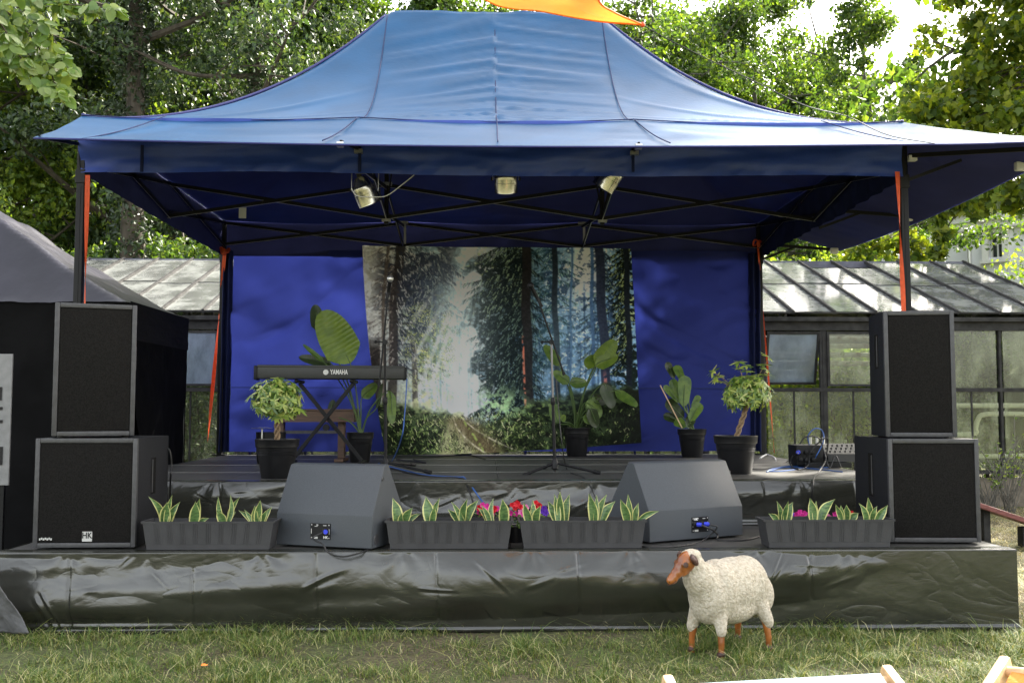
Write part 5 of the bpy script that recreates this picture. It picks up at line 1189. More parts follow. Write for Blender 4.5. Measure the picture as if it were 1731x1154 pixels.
# ------------------------------------------------------------------ greenhouse
def make_greenhouse():
    YE_, YR, ZE, ZRg, X0, X1 = 5.8, 9.0, 2.47, 3.66, -7.6, 7.88
    YB2 = 12.2
    G = thing('greenhouse', 'long old glass greenhouse with grimy panes and iron bars behind the stage', 'greenhouse', ((X0+X1)/2, 9, 0))
    nb = 28; dx = (X1-X0)/nb
    mb = MB()
    for i in range(nb+1):
        x = X0+dx*i
        mb.beam((x, YE_-.06, ZE+.075), (x, YR, ZRg+.055), .030, .05); 
        if i % 2 == 0: mb.beam((x, YB2, ZE+.04), (x, YR, ZRg), .028, .05)
        if i % 4 == 0: mb.beam((x, YE_, ZE-.02), (x, YB2, ZE-.02), .04, .04)
    mb.build('rafters', M['gframe'], G)
    mb = MB(); mb.box2((X0, YR-.05, ZRg-.06), (X1, YR+.05, ZRg+.05)); mb.box2((X0, YR-.02, ZRg-.30), (X1, YR+.02, ZRg-.24)); mb.build('ridge_beam', M['blueframe'], G)
    mb = MB(); mb.box2((X0, YE_-.03, ZE-.16), (X1, YE_+.05, ZE-.045)); mb.box2((X0, YE_-.09, ZE-.045), (X1, YE_+.06, ZE+.012), bev=.006); mb.build('eave_beam', M['gframe'], G)
    r = random.Random(3)
    for i in range(nb):
        x = X0+dx*i; 
        a = Vector((x+.014, YE_-.04, ZE+.055)); b = Vector((x+.014, YR-.05, ZRg+.03)); 
        cut = [0, .50+r.uniform(-.03, .03), 1.0]
        openb = i in (19, 20) or (i == 21)
        for k in range(2):
            u0, u1 = cut[k], cut[k+1]
            if k == 1 and openb: u1 = .80 if i != 21 else 1.0
            if k == 1 and i in (23, 24): u1 = .86
            p, q = a.lerp(b, u0), a.lerp(b, u1+(.01 if k == 0 else 0)); 
            if k == 0: p.z += .012; q.z += .012
            m2 = MB(); w2 = dx-.028; tw_ = r.uniform(-.004, .004)
            m2.add([p, p+Vector((w2, 0, tw_)), q+Vector((w2, 0, -tw_)), q, p-Vector((0, 0, .004)), p+Vector((w2, 0, tw_-.004)), q+Vector((w2, 0, -tw_-.004)), q-Vector((0, 0, .004))],
                   [[0, 1, 2, 3], [7, 6, 5, 4], [0, 4, 5, 1], [1, 5, 6, 2], [2, 6, 7, 3], [3, 7, 4, 0]])
            m2.beam(p+Vector((0, 0, .008)), p+Vector((w2, 0, .008)), .022, .022, mi=1)
            m2.build('roof_pane', [M['roofglass'], M['gframe']], G)
    mb = MB(); mb.add([(X0, YR+.03, ZRg), (X1, YR+.03, ZRg), (X1, YB2, ZE), (X0, YB2, ZE)], [[0, 1, 2, 3]]); mb.build('back_roof_glass', M['roofglass'], G)
    # wall facing the stage
    xs = [4.41+.79*k for k in range(-16, 5)]
    mb = MB()
    for k, x in enumerate(xs):
        wd = .045 if (k % 2 == 0) else .016
        mb.box2((x-wd, YE_-.02, 0), (x+wd, YE_+.04, ZE-.16))
        if wd > .02: mb.box2((x-.012, YE_-.028, .3), (x+.012, YE_-.02, ZE-.18))
    mb.build('wall_posts', M['gframe'], G)
    mb = MB(); mb.box2((X0, YE_-.03, 1.50), (X1, YE_+.03, 1.55)); mb.box2((X0, YE_-.01, .42), (X1, YE_+.03, .47)); mb.build('rails', M['gframe'], G)
    mb = MB(); mb.box2((X0, YE_-.02, -.05), (X1, YE_+.15, .36)); mb.build('base_wall', M['brick'], G)
    for i in range(len(xs)-1):
        x0, x1 = xs[i]+.046, xs[i+1]-.046; m2 = MB()
        m2.box2((x0, YE_+.006, .47), ((x0+x1)/2-.01, YE_+.010, 1.50)); m2.box2(((x0+x1)/2+.01, YE_+.006, .47), (x1, YE_+.010, 1.50)); m2.box2(((x0+x1)/2-.01, YE_-.004, .47), ((x0+x1)/2+.01, YE_+.016, 1.5), mi=1)
        m2.build('lower_pane', [M['wallglass'], M['gframe']], G)
        if x0 > 4.0+.79*2 and i > 16:
            m2 = MB(); m2.box2((x0, YE_+.006, 1.55), (x1, YE_+.010, ZE-.16)); m2.build('upper_pane', M['wallglass'], G); continue
        tilt = -.30 if abs(x0-3.666) < .05 else (-.05 if i % 3 == 0 else 0)
        # top hung sash
        m2 = MB(); h = ZE-.19-1.56; q = Matrix.Rotation(-tilt, 3, 'X'); o0 = Vector(((x0+x1)/2, YE_-.03, ZE-.18)); w2 = (x1-x0)
        def B(a, b, mi): 
            a = Vector(a); b = Vector(b); c = (a+b)/2; m2.box(o0+q @ c, [abs(b[k]-a[k]) for k in range(3)], rot=q, mi=mi)
        e = .03
        B((-w2/2, -.015, -e), (w2/2, .015, 0), 1); B((-w2/2, -.015, -h), (w2/2, .015, -h+e), 1); B((-w2/2, -.015, -h+e), (-w2/2+e, .015, -e), 1); B((w2/2-e, -.015, -h+e), (w2/2, .015, -e), 1)
        B((-w2/2+e, -.002, -h+e), (w2/2-e, .002, -e), 0)
        m2.build('window_sash', [M['sashglass'] if abs(x0-3.666) < .05 or x0 < -3.2 else M['wallglass'], M['gframe']], G)
    # gable and back wall
    mb = MB(); mb.box2((X1-.02, YE_, .4), (X1-.01, YB2, ZE)); mb.add([(X1-.015, YE_, ZE), (X1-.015, YB2, ZE), (X1-.015, YR, ZRg)], [[0, 1, 2]]); mb.box2((X0, YB2-.01, .4), (X1, YB2, ZE)); mb.build('end_glass', M['wallglass'], G)
    mb = MB(); 
    for x in np.arange(X0, X1, 1.55): mb.box2((x-.025, YB2-.03, 0), (x+.025, YB2+.03, ZE)); mb.box2((x-.02, YR-.02, 0), (x+.02, YR+.02, ZRg-.3))
    mb.build('back_posts', M['gframe'], G)
    # heating pipes
    P = thing('heating_pipes', 'stack of rusty white heating pipes inside the right part of the greenhouse', 'pipes', (5.0, 8.6, 0))
    for z in (1.72, 1.86, 2.0, 2.14, 2.28, 2.40):
        m2 = MB(); m2.tube([(3.6, 8.6, z), (6.9, 8.6, z)], .04, 12); m2.build('pipe', M['whitepipe'], P, True)
    m2 = MB(); [m2.box2((x-.03, 8.66, 0), (x+.03, 8.72, 2.5)) for x in (3.8, 5.2, 6.7)]; m2.build('pipe_support', M['gframe'], P)
    P = thing('water_pipes', 'white bent water pipes low in the greenhouse behind the right subwoofer', 'pipes', (7.0, 6.6, 0))
    for pts in ([(5.9, 6.6, 1.32), (7.8, 6.6, 1.32)], [(5.9, 6.6, .92), (6.75, 6.6, .92), (6.82, 6.6, 1.0), (6.86, 6.6, 1.12), (6.98, 6.6, 1.2), (7.6, 6.6, 1.2)], [(6.1, 6.6, .6), (7.7, 6.6, .62)]):
        m2 = MB(); m2.tube(bez(pts, 4) if len(pts) > 2 else pts, .035, 10); m2.build('pipe', M['trim'], P, True)
    B_ = thing('plant_bench', 'grey plant bench inside the greenhouse', 'bench', (0, 10, 0))
    m2 = MB(); m2.box2((X0+.5, 9.6, .75), (X1-.6, 10.6, .8)); m2.build('bench_top', M['gframe'], B_)
    m2 = MB()
    for x in np.arange(X0+.7, X1-.7, 1.8): m2.box2((x-.03, 9.7, 0), (x+.03, 9.76, .75)); m2.box2((x-.03, 10.45, 0), (x+.03, 10.5, .75))
    m2.build('bench_legs', M['gframe'], B_)
make_greenhouse()

# ------------------------------------------------------------------ leaves and trees
def leafcloud(C, R, n, size, rs, aspect=.62, up=.25, star=False):
    """C (k,3) clump centres, R (k,) radii; n leaves; returns V,F"""
    k = rs.randint(0, len(C), n); v = rs.randn(n, 3); v /= np.linalg.norm(v, axis=1)[:, None]+1e-9
    rr = rs.rand(n)**.45; P = C[k]+v*(R[k]*rr)[:, None]*np.array([1, 1, .75])
    d = rs.randn(n, 3); d[:, 2] -= .5; d /= np.linalg.norm(d, axis=1)[:, None]
    nn = rs.randn(n, 3)*.9+v*.5; nn[:, 2] += up*2; s = np.cross(d, nn); s /= np.linalg.norm(s, axis=1)[:, None]+1e-9
    nn = np.cross(s, d)
    L = size*(.6+.8*rs.rand(n))[:, None]
    if star:
        prof = [(0, .0), (.10, .42), (.30, .30), (.42, .62), (.60, .26), (1.0, 0), (.60, -.26), (.42, -.62), (.30, -.30), (.10, -.42)]
        V = np.stack([P+d*L*a+s*L*b+nn*L*(-.10*abs(b)-.12*a*a) for a, b in prof], 1).reshape(-1, 3)
        m = len(prof); b0 = np.arange(n)[:, None]*m
        F_ = (b0+np.arange(m)[None, :]); return V, F_
    V = np.stack([P, P+d*L*.45+s*L*aspect*.5+nn*L*.07, P+d*L-nn*L*.1, P+d*L*.45-s*L*aspect*.5+nn*L*.07], 1).reshape(-1, 3)
    b0 = np.arange(n)*4
    return V, np.concatenate([np.stack([b0, b0+1, b0+2], 1), np.stack([b0, b0+2, b0+3], 1)])
def limbs(seed, H, R, z0, nl, r0, lean=(0, 0), sub=5):
    """trunk polyline + limbs; returns MB and clump centres"""
    r = random.Random(seed); mb = MB(); n = 9
    tr = [Vector((lean[0]*(i/n)**1.3*H+r.uniform(-.1, .1)*(i > 0), lean[1]*i/n*H+r.uniform(-.1, .1)*(i > 0), -.1+H*.93*i/n)) for i in range(n+1)]
    mb.tube(bez(tr, 3), [max(.025, r0*(1.15-1.08*i/(3*n))) for i in range(3*n+1)], 10)
    C = []; RR = []
    for k in range(nl):
        u = z0+(1-z0)*(k+r.random()*.8)/nl; i = min(n-1, int(u*n)); p = tr[i].lerp(tr[i+1], u*n-i)
        a = k*2.4+r.uniform(-.5, .5); reach = R*(1.05-.75*((u-z0)/(1-z0))**1.7)*r.uniform(.75, 1.15)
        q = p+Vector((math.cos(a)*reach, math.sin(a)*reach, reach*r.uniform(.15, .75))); m = p.lerp(q, .5)+Vector((0, 0, -.08*reach+r.uniform(-.2, .3)))
        pts = bez([p, m, q], 5); rb = r0*.42*(1.1-u*.7); mb.tube(pts, [max(.012, rb*(1-.85*j/(len(pts)-1))) for j in range(len(pts))], 6)
        for s_ in range(sub):
            v = r.uniform(.3, 1); w_ = pts[min(len(pts)-1, int(v*(len(pts)-1)))]
            e = w_+Vector((r.gauss(0, 1), r.gauss(0, 1), r.gauss(.1, .7)))*reach*.26
            mb.tube([w_, w_.lerp(e, .5)+Vector((0, 0, .05)), e], [.03, .02, .008], 4, cap=False); C.append(e); RR.append(R*r.uniform(.14, .26))
    C.append(tr[-1]); RR.append(R*.3)
    return mb, np.array([tuple(c) for c in C]), np.array(RR)
def tree_proto(seed, H, R, z0, nl, r0, n, size, lm, bm_, label, ivy=False, star=False, sub=5, lean=(0, 0)):
    mb, C, RR = limbs(seed, H, R, z0, nl, r0, lean, sub)
    t = thing('tree', label, 'tree'); mb.build('trunk', bm_, t, True, world=False)
    rs = np.random.RandomState(seed); V, F_ = leafcloud(C, RR, n, size, rs, star=star)
    npmesh('crown', V, F_, lm, t, world=False)
    if ivy:
        k = 7000; z = rs.rand(k)*H*.8; a = rs.rand(k)*6.283; rr = r0*(1.15-1.0*z/H)+.02+rs.rand(k)*.16
        V, F_ = leafcloud(np.stack([np.cos(a)*rr, np.sin(a)*rr, z], 1), np.full(k, .05), k, .11, rs); npmesh('ivy', V, F_, M['ivy'], t, world=False)
    return t
GRP = 'trees behind the greenhouse'
PT = {
 'slender': lambda: tree_proto(63, 15, 2.1, .36, 16, .17, 13000, .14, M['leafA'], M['greybark'], 'x', sub=5),
 'ivytrunk': lambda: tree_proto(91, 16, 3.2, .58, 12, .30, 12000, .15, M['leafB'], M['bark'], 'x', ivy=True),
 'broad': lambda: tree_proto(21, 13, 3.6, .16, 22, .30, 40000, .145, M['leafA'], M['bark'], 'x', sub=7),
 'ivy': lambda: tree_proto(33, 14, 3.4, .22, 17, .36, 28000, .145, M['leafB'], M['bark'], 'x', ivy=True),
 'bright': lambda: tree_proto(45, 11, 3.3, .12, 20, .22, 32000, .14, M['leafC'], M['bark'], 'x', sub=7),
 'airy': lambda: tree_proto(57, 15, 3.6, .30, 16, .20, 21000, .145, M['leafA'], M['greybark'], 'x', sub=5),
}
protos = {}; first = set()
def plant(kind, px, Y, label, rot=0, sc=1.):
    if kind not in protos: protos[kind] = PT[kind](); t = protos[kind]
    else: t = copytree(protos[kind])
    p = at(px, 690, Y); t.location = (p.x, Y, 0); t.rotation_euler = (0, 0, rot); t.scale = (sc, sc, sc)
    t['label'] = label; t['group'] = GRP; return t
plant('ivy', 205, 17, 'dark ivy covered trunk tree rising above the left end of the canopy tent', .4, 1.0)
plant('ivytrunk', 212, 12.9, 'thick ivy covered trunk standing in front of the hedge at the left', .4, 1.0)
plant('ivytrunk', 428, 13.0, 'thinner ivy covered trunk just left of the canopy slope', 2.4, .8)
plant('broad', 60, 19, 'full leafy green tree at the far left behind the black tent', 1.2, 1.0)
plant('bright', -60, 16, 'bright yellow green tree cut by the left edge of the photo', 2., 1.)
plant('bright', 330, 22, 'sunlit yellow green tree between the ivy tree and the canopy slope', .3, 1.25)
plant('ivy', 420, 20, 'second dark ivy clad tree left of the canopy peak', 2.4, 1.05)
plant('broad', 560, 23, 'dense green tree behind the left shoulder of the canopy peak', 3.0, 1.2)
plant('broad', 760, 24, 'dense green tree directly behind the canopy peak', 4.4, 1.2)
plant('broad', 950, 22, 'dark tree behind the orange sail corner', 5.1, 1.1)
plant('airy', 1110, 21, 'thin leaning tree with open crown right of the orange sail corner', .6, 1.0)
plant('airy', 1290, 24, 'airy tree with hanging seed clusters above the right canopy slope', 2.2, 1.05)
plant('slender', 1478, 19, 'slender grey trunk tree standing clear against the pale sky on the right', 3.6, .98)
plant('broad', 1190, 27, 'fine leaved green tree between the two airy trees on the right', 3.3, 1.25)
plant('broad', 1395, 29, 'green tree filling the gap left of the slender grey trunk', 4.1, 1.15)
plant('bright', 150, 25, 'yellow green tree glimpsed far behind the ivy tree', 4.5, 1.3)
plant('broad', 1300, 26, 'distant dark tree low behind the right canopy slope', 1.5, .6)
plant('bright', 1210, 30, 'distant bright tree low behind the right canopy slope', 5.5, .85)
plant('broad', 250, 28, 'distant dense tree at the left under the canopy edge', .9, 1.25)
def shrub(px0, px1, Y, H, n, size, m, name, label, cat, seed, z0=.2, kind=None, star=False, D=1.2):
    rs = np.random.RandomState(seed); a = at(px0, 690, Y); b = at(px1, 690, Y); k = 60
    C = np.stack([rs.uniform(a.x, b.x, k), rs.uniform(Y-D/2, Y+D/2, k), z0+rs.rand(k)**.8*(H-z0)], 1); R = np.full(k, min(.8, H*.22))
    V, F_ = leafcloud(C, R, n, size, rs, star=star); t = thing(name, label, cat, ((a.x+b.x)/2, Y, 0))
    npmesh('foliage', V, F_, m, t)
    mb = MB(); r = random.Random(seed)
    for i in range(0, k, 3):
        c = Vector(C[i]); mb.tube([(c.x*.8+.2*(a.x+b.x)/2, Y, 0), c.lerp(Vector((c.x, Y, 0)), .4), c], [.03, .02, .008], 5)
    mb.build('branches', M['bark'], t, True)
    if kind: t['kind'] = kind
    return t
shrub(-150, 640, 13.6, 4.6, 34000, .13, M['leafA'], 'hedge', 'leafy green hedge behind the left half of the greenhouse', 'hedge', 3, D=1.6)
shrub(1200, 1500, 13.6, 4.2, 19000, .12, M['leafC'], 'hedge', 'sunlit yellow green hedge behind the right half of the greenhouse', 'hedge', 4, D=1.6)
shrub(640, 1200, 13.8, 4.0, 9000, .15, M['leafB'], 'hedge', 'dark hedge behind the middle of the greenhouse', 'hedge', 5)
shrub(1715, 1800, 14.5, 4.6, 2500, .11, M['leafC'], 'bush', 'bright yellow green bush in front of the white building at the right edge', 'bush', 6)
shrub(1290, 1400, 7.9, 1.7, 2500, .08, M['leafC'], 'greenhouse_plants', 'pale green plants seen through the greenhouse panes beside the back right post', 'plants', 7, z0=.3)
shrub(1400, 1480, 6.9, 1.75, 2200, .08, M['leafC'], 'greenhouse_plants', 'green plants on the sill under the rusty pipes in the greenhouse', 'plants', 8, z0=.9, D=.6)
shrub(1610, 1760, 8.2, 2.3, 9000, .09, M['leafA'], 'greenhouse_plants', 'dense climbing plants behind the tall panes at the right edge', 'plants', 9, z0=.3)
shrub(300, 380, 7.6, 1.6, 1800, .08, M['leafB'], 'greenhouse_plants', 'dim plants inside the greenhouse left of the blue cloth wall', 'plants', 10, z0=.3)
def place(kind, x, y, label, rot, sc):  # trees added past the right edge to shade tent and lawn
    t = plant(kind, 800, y, label, rot, sc); t.location.x = x; t['group'] = 'shade trees added right of the stage'
place('airy', 12.6, 11.5, 'tall added tree right of the picture shading the stage', 1., 1.5)
place('broad', 17.5, 15, 'spreading added tree right of the greenhouse end shading the tent', 2., .9)
place('broad', 18, 3, 'broad added tree further right shading the lawn', .5, 1.0)
# far wood closes the horizon
def farwood():
    rs = np.random.RandomState(9); k = 260; C = np.stack([rs.uniform(-40, 34, k), rs.uniform(38, 46, k), rs.rand(k)*8.5], 1)
    right = C[:, 0] > 12; C[right, 2] *= .35
    V, F_ = leafcloud(C, np.full(k, 1.9), 60000, .34, rs); o = npmesh('far_wood', V, F_, M['leafA']); tag(o, 'far-off green wood closing the view behind the trees', 'wood', kind='stuff')
farwood()
# maple with large lit leaves at the right edge
def maple():
    t = thing('maple_tree', 'maple with large sunlit yellow green leaves at the upper right edge', 'tree', at(1800, 690, 10.5)*1.0); t.location.z = 0
    rs = np.random.RandomState(12); C = []; R = []
    for k in range(85):
        x = rs.uniform(1560, 1800); y = rs.uniform(-60, 330)
        if x < 1640 and 40 < y < 150 and rs.rand() < .8: continue
        if x < 1600 and y < 60: continue
        C.append(tuple(at(x, y, rs.uniform(8.6, 11.5)))); R.append(rs.uniform(.28, .5))
    for (x, y) in ((1560, 180), (1585, 190), (1575, 215), (1600, 250), (1620, 335), (1650, 345), (1690, 335), (1725, 340)): C.append(tuple(at(x, y, 10))); R.append(.32)
    for (x, y) in ((1588, 365), (1592, 395), (1585, 425), (1612, 350)): C.append(tuple(at(x, y, 9.3))); R.append(.16)
    for (x, y) in ((1470, 400), (1500, 415), (1530, 405), (1555, 420), (1450, 430), (1545, 440)): C.append(tuple(at(x, y, 12.9))); R.append(.35)
    C = np.array(C); R = np.array(R)
    V, F_ = leafcloud(C, R, 12500, .125, rs, star=True, up=.1); npmesh('crown', V, F_, M['leafM'], t)
    mb = MB(); b = Vector((t.location.x, 10.5, 0)); top = b+Vector((-.4, 0, 8)); mb.tube(bez([b, b+Vector((-.1, 0, 3)), top], 6), [.3-.018*i for i in range(13)], 10)
    for i in range(0, len(C), 2):
        c = Vector(C[i]); s_ = Vector((b.x-.15, 10.5, c.z+1.0)) if c.z > 4.2 else c+Vector((.5, .1, .7)); mb.tube(bez([s_, s_.lerp(c, .5)+Vector((0, 0, .15)), c], 4), [.022-.0022*j for j in range(9)], 5)
    mb.build('trunk', M['bark'], t, True)
maple()
# near overhanging branch, top left
def nearbranch():
    Y = -2.0; t = thing('overhanging_branch', 'near branch with pale green leaves hanging into the top left corner', 'branch', at(-40, -40, Y))
    r = random.Random(8); mb = MB(); lf = MB()
    lines = [[(-60, -30), (30, -8), (90, 6), (150, 10), (192, 14)], [(-60, -20), (10, 20), (50, 60), (80, 105), (92, 140), (104, 150)], [(-50, 0), (0, 40), (30, 90), (66, 140), (108, 160)], [(-60, -10), (20, 8), (70, 40), (105, 90), (118, 125)], [(-60, 20), (-20, 60), (10, 100), (30, 118)], [(-60, -50), (0, -20), (60, -15), (110, -10)]]
    for ln in lines:
        yy = Y+r.uniform(-.3, .3); pts = bez([at(x, y, yy+r.uniform(-.05, .05)) for x, y in ln], 8); mb.tube(pts, [max(.0015, .007-.0055*i/len(pts)) for i in range(len(pts))], 5)
        for i in range(5, len(pts)):
            for s_ in range(3):
                p = pts[i]+Vector((r.uniform(-.02, .02), r.uniform(-.04, .04), 0)); d = Vector((r.choice((-1, 1))*r.uniform(.3, 1)+.3, r.uniform(-.8, .8), -r.uniform(.1, 1.1))).normalized(); L = r.uniform(.045, .085)
                lf.leaf(p+d*.01, p+d*(L+.01), L*.66, (r.uniform(-1, 1), -1, r.uniform(.2, 1.2)), bend=.15, fold=.2, prof='oval', nl=5)
    mb.build('twigs', M['bark'], t, True); lf.build('leaves', leafmat('linden_leaf', [(.06, .12, .02), (.10, .18, .03), (.17, .24, .05), (.22, .28, .12)], .22), t, True)
nearbranch()
# twiggy plants by the greenhouse foot
def weeds():
    r = random.Random(5)
    for k, (px, lab) in enumerate(((1665, 'twiggy dry weed at the greenhouse foot right of the subwoofer'), (1700, 'taller leafy weed at the right edge by the greenhouse foot'))):
        Y = 4.9; p = at(px, 690, Y); t = thing('weed', lab, 'plant', (p.x, Y, 0)); mb = MB(); lf = MB()
        for i in range(26):
            a = r.uniform(0, 6.28); h = r.uniform(.35, .95+k*.3); q = Vector((p.x+math.cos(a)*h*.5, Y+math.sin(a)*.3, h)); b = Vector((p.x+r.uniform(-.1, .1), Y, 0)); m = b.lerp(q, .5)+Vector((0, 0, .1)); mb.tube([b, m, q], .005, 4)
            for j in range(6):
                s_ = m.lerp(q, r.random()); d = Vector((r.uniform(-1, 1), r.uniform(-1, 1), r.uniform(-.3, 1))).normalized(); lf.leaf(s_, s_+d*.05, .025, (r.random(), -1, .5), nl=3)
        mb.build('stems', M['greybark'], t); lf.build('leaves', M['leafC'], t)
weeds()

# ------------------------------------------------------------------ white building
def building():
    Yc = 30.0; c = at(1602, 600, Yc); t = thing('white_building', 'white rendered villa with pedimented window behind the trees at the right', 'building', (c.x, Yc, 0))
    k = (Yc-CAM.y)/F
    gz = 14.
    # left face, square to the view; right face comes towards the camera
    mb = MB(); mb.box2((c.x-5.5, Yc, 0), (c.x, Yc+8, gz-2.7))
    mb.build('wing_wall', M['wallpaint'], t)
    dirx = Vector((.72, -.69, 0)).normalized(); nn = Vector((dirx.y, -dirx.x, 0)); A = Vector((c.x+.02, Yc, 0)); Bp = A+dirx*9
    Rm = Matrix((dirx, -nn, Vector((0, 0, 1)))).transposed()
    def W(u0, u1, d0, d1, z0, z1, mbx, mi=0): mbx.box(A+dirx*((u0+u1)/2)+nn*((d0+d1)/2)+Vector((0, 0, (z0+z1)/2)), (u1-u0, abs(d1-d0), z1-z0), rot=Rm, mi=mi)
    def zf(px, py, u): q = A+dirx*u; return at(px, py, q.y).z
    def uf(px):
        lo, hi = 0, 9
        for _ in range(40):
            m_ = (lo+hi)/2; q = A+dirx*m_; x = at(px, 400, q.y).x
            if q.x < x: lo = m_
            else: hi = m_
        return lo
    u1, u2 = uf(1676), uf(1690); zt = zf(1682, 398, (u1+u2)/2); zb = zf(1682, 430, (u1+u2)/2)
    mb = MB(); W(0, u1-.1, 0, -5, 0, 8.2, mb); W(u2+.1, 9, 0, -5, 0, 8.2, mb); W(u1-.1, u2+.1, 0, -5, 0, zb-.1, mb); W(u1-.1, u2+.1, 0, -5, zt+.1, 8.2, mb); mb.build('wall', M['wallpaint'], t)
    mb = MB(); W(0, 9.3, .45, 0, 8.2, 8.5, mb); W(0, 9.3, .3, 0, 7.9, 8.2, mb); W(0, u1-.6, .05, 0, zf(1620, 410, .8)-.04, zf(1620, 410, .8)+.02, mb); W(u2+.7, 9, .05, 0, zf(1620, 410, .8)+.1, zf(1620, 410, .8)+.16, mb); mb.build('cornice', M['trim'], t)
    mb = MB(); W(-.2, 9.5, .6, -6, 8.5, 9.4, mb); mb.build('roof', M['slate'], t)
    ud = uf(1639); mb = MB(); q = A+dirx*ud+nn*.14; mb.tube([(q.x, q.y, 0), (q.x, q.y, 7.9)], .07, 10); mb.build('drain_pipe', M['bright_metal'], t, True)
    wn = MB(); W(u1-.32, u1-.1, .14, -.02, zb-.2, zt+.35, wn); W(u2+.1, u2+.32, .14, -.02, zb-.2, zt+.35, wn); W(u1-.1, u2+.1, .14, -.02, zt+.1, zt+.35, wn); W(u1-.4, u2+.4, .2, 0, zb-.32, zb-.2, wn)
    W(u1-.32, u2+.32, .1, 0, zt+.35, zt+.75, wn); W(u1-.6, u2+.6, .4, 0, zt+.75, zt+.9, wn); W(u1-.5, u2+.5, .28, 0, zt+.9, zt+1.0, wn); W(u1-.32, u1-.15, .3, .1, zt+.4, zt+.75, wn); W(u2+.15, u2+.32, .3, .1, zt+.4, zt+.75, wn)
    f_ = wn.build('window', M['trim'], t)
    gb = MB(); W(u1-.1, u2+.1, -.3, -.34, zb-.1, zt+.1, gb); gb.build('pane', mat('dark_window_glass', (.03, .035, .04), .08), f_)
    gb = MB(); W((u1+u2)/2-.03, (u1+u2)/2+.03, -.22, -.3, zb-.1, zt+.1, gb); W(u1-.1, u2+.1, -.22, -.3, zt-.3, zt-.24, gb); W(u1-.1, u1-.04, -.22, -.3, zb-.1, zt+.1, gb); W(u2+.04, u2+.1, -.22, -.3, zb-.1, zt+.1, gb); gb.build('frame', M['trim'], f_)
    mb = MB(); mb.box2((c.x-5.5, Yc-.12, 6.2), (c.x, Yc-.001, 6.35)); mb.box2((c.x-3.3, Yc-.15, 5.3), (c.x-1.4, Yc-.001, 5.5)); mb.box2((c.x-3.1, Yc-.1, 3.0), (c.x-2.9, Yc-.001, 5.3)); mb.box2((c.x-1.8, Yc-.1, 3.0), (c.x-1.6, Yc-.001, 5.3)); mb.build('wing_trim', M['trim'], t)
    mb = MB(); mb.box2((c.x-2.9, Yc-.03, 3.0), (c.x-1.8, Yc-.001, 5.3)); mb.build('wing_window', bpy.data.materials['dark_window_glass'], t)
building()

# ------------------------------------------------------------------ black tent at the left
def blacktent():
    x0, x1, y0, y1, ze, zp = -7.6, -3.15, 1.45, 3.15, 2.2, 3.6; cx, cyv = -5.33, 2.3
    t = thing('market_tent', 'black market tent with charcoal roof left of the stage', 'tent', (cx, cyv, 0))
    n, m_ = 120, 60
    X, Y = np.meshgrid(np.linspace(x0, x1, n), np.linspace(y0-.02, y1+.02, m_), indexing='ij')
    tx = 1-np.abs(X-(x0+x1)/2)/((x1-x0)/2); ty = 1-np.abs(Y-(y0+y1)/2)/((y1-y0)/2+.02); q = np.clip(np.minimum(tx, ty), 0, 1)
    Z = ze+(zp-ze)*q**1.12+.05*(fbm(X*3+Y*2, Y*5, 7)-.5)+.16*(fbm(X*.9+Y*3, Y*1.5-X*2, 8, 3)-.5)*q
    npmesh('roof', np.stack([X.ravel(), Y.ravel(), Z.ravel()], 1), gridf(n, m_), M['tentroof'], t, smooth=True)
    def wall(a, b, z0, z1, name, m, seed, amp=.05, u0=0., tri=None):
        n, k = 110, 50; U, T = np.meshgrid(np.linspace(0, 1, n), np.linspace(0, 1, k), indexing='ij'); a = np.array(a, float); b = np.array(b, float); L = np.linalg.norm(b-a); d = (b-a)/L; nn = np.array([d[1], -d[0]])
        off = amp*(fbm(U*L*1.4+T*1.1, T*2.5-U, seed, 4)-.5)*T**.3
        s = U if tri is None else U*(1-tri*np.clip((T-.1), 0, 1))
        P = np.stack([a[0]+d[0]*L*s+nn[0]*off, a[1]+d[1]*L*s+nn[1]*off, z0+(z1-z0)*T], -1)
        return npmesh(name, P.reshape(-1, 3), gridf(n, k), M[m], t, smooth=True)
    wall((x0, y0), (x1, y0), ze-.0, .02, 'front_wall', 'tentblack', 3, .10)
    wall((x1+.012, y0), (x1+.012, y1), ze+.01, ze-.32, 'valance', 'tentval', 5, .03)
    wall((x1, y1), (x1, y0), ze-.3, .02, 'side_curtain', 'tentblack', 6, .12, tri=.55)
    wall((x0, y1), (x1, y1), ze, .02, 'back_wall', 'tentblack', 9, .08)
    for x in (x0+.05, x1-.03):
        for y in (y0+.04, y1-.0):
            mb = MB(); mb.box2((x-.02, y-.02, 0), (x+.02, y+.02, ze-.02)); mb.build('leg', M['bright_metal'] if (x > -4 and y > 2) else M['black_metal'], t)
blacktent()
a = at(-40, 598, -.2); b = at(14, 820, -.2)
t = thing('notice_board', 'grey notice board with dark lettering cut by the left edge', 'sign', ((a.x+b.x)/2, -.2, b.z))
mb = MB(); mb.box2((a.x, -.2, b.z), (b.x, -.185, a.z), bev=.003); mb.build('board', mat('board_grey', (.22, .22, .22), .6, var=.2, vs=20), t)
mb = MB(); 
for px, py, w_, h_ in ((0, 665, 7, 22), (0, 690, 9, 5), (0, 712, 9, 5), (2, 770, 5, 30), (-16, 680, 8, 40)): mb.box(at(px, py, -.2)+Vector((0, -.004, 0)), (w_*.0042, .004, h_*.0042), bev=.001)
mb.build('dark_marks', M['blackpl'], t)
mb = MB(); mb.box2((a.x+.05, -.18, 0), (a.x+.09, -.15, a.z)); mb.box2((b.x-.07, -.18, 0), (b.x-.04, -.15, a.z)); mb.build('stake', M['black_metal'], t)
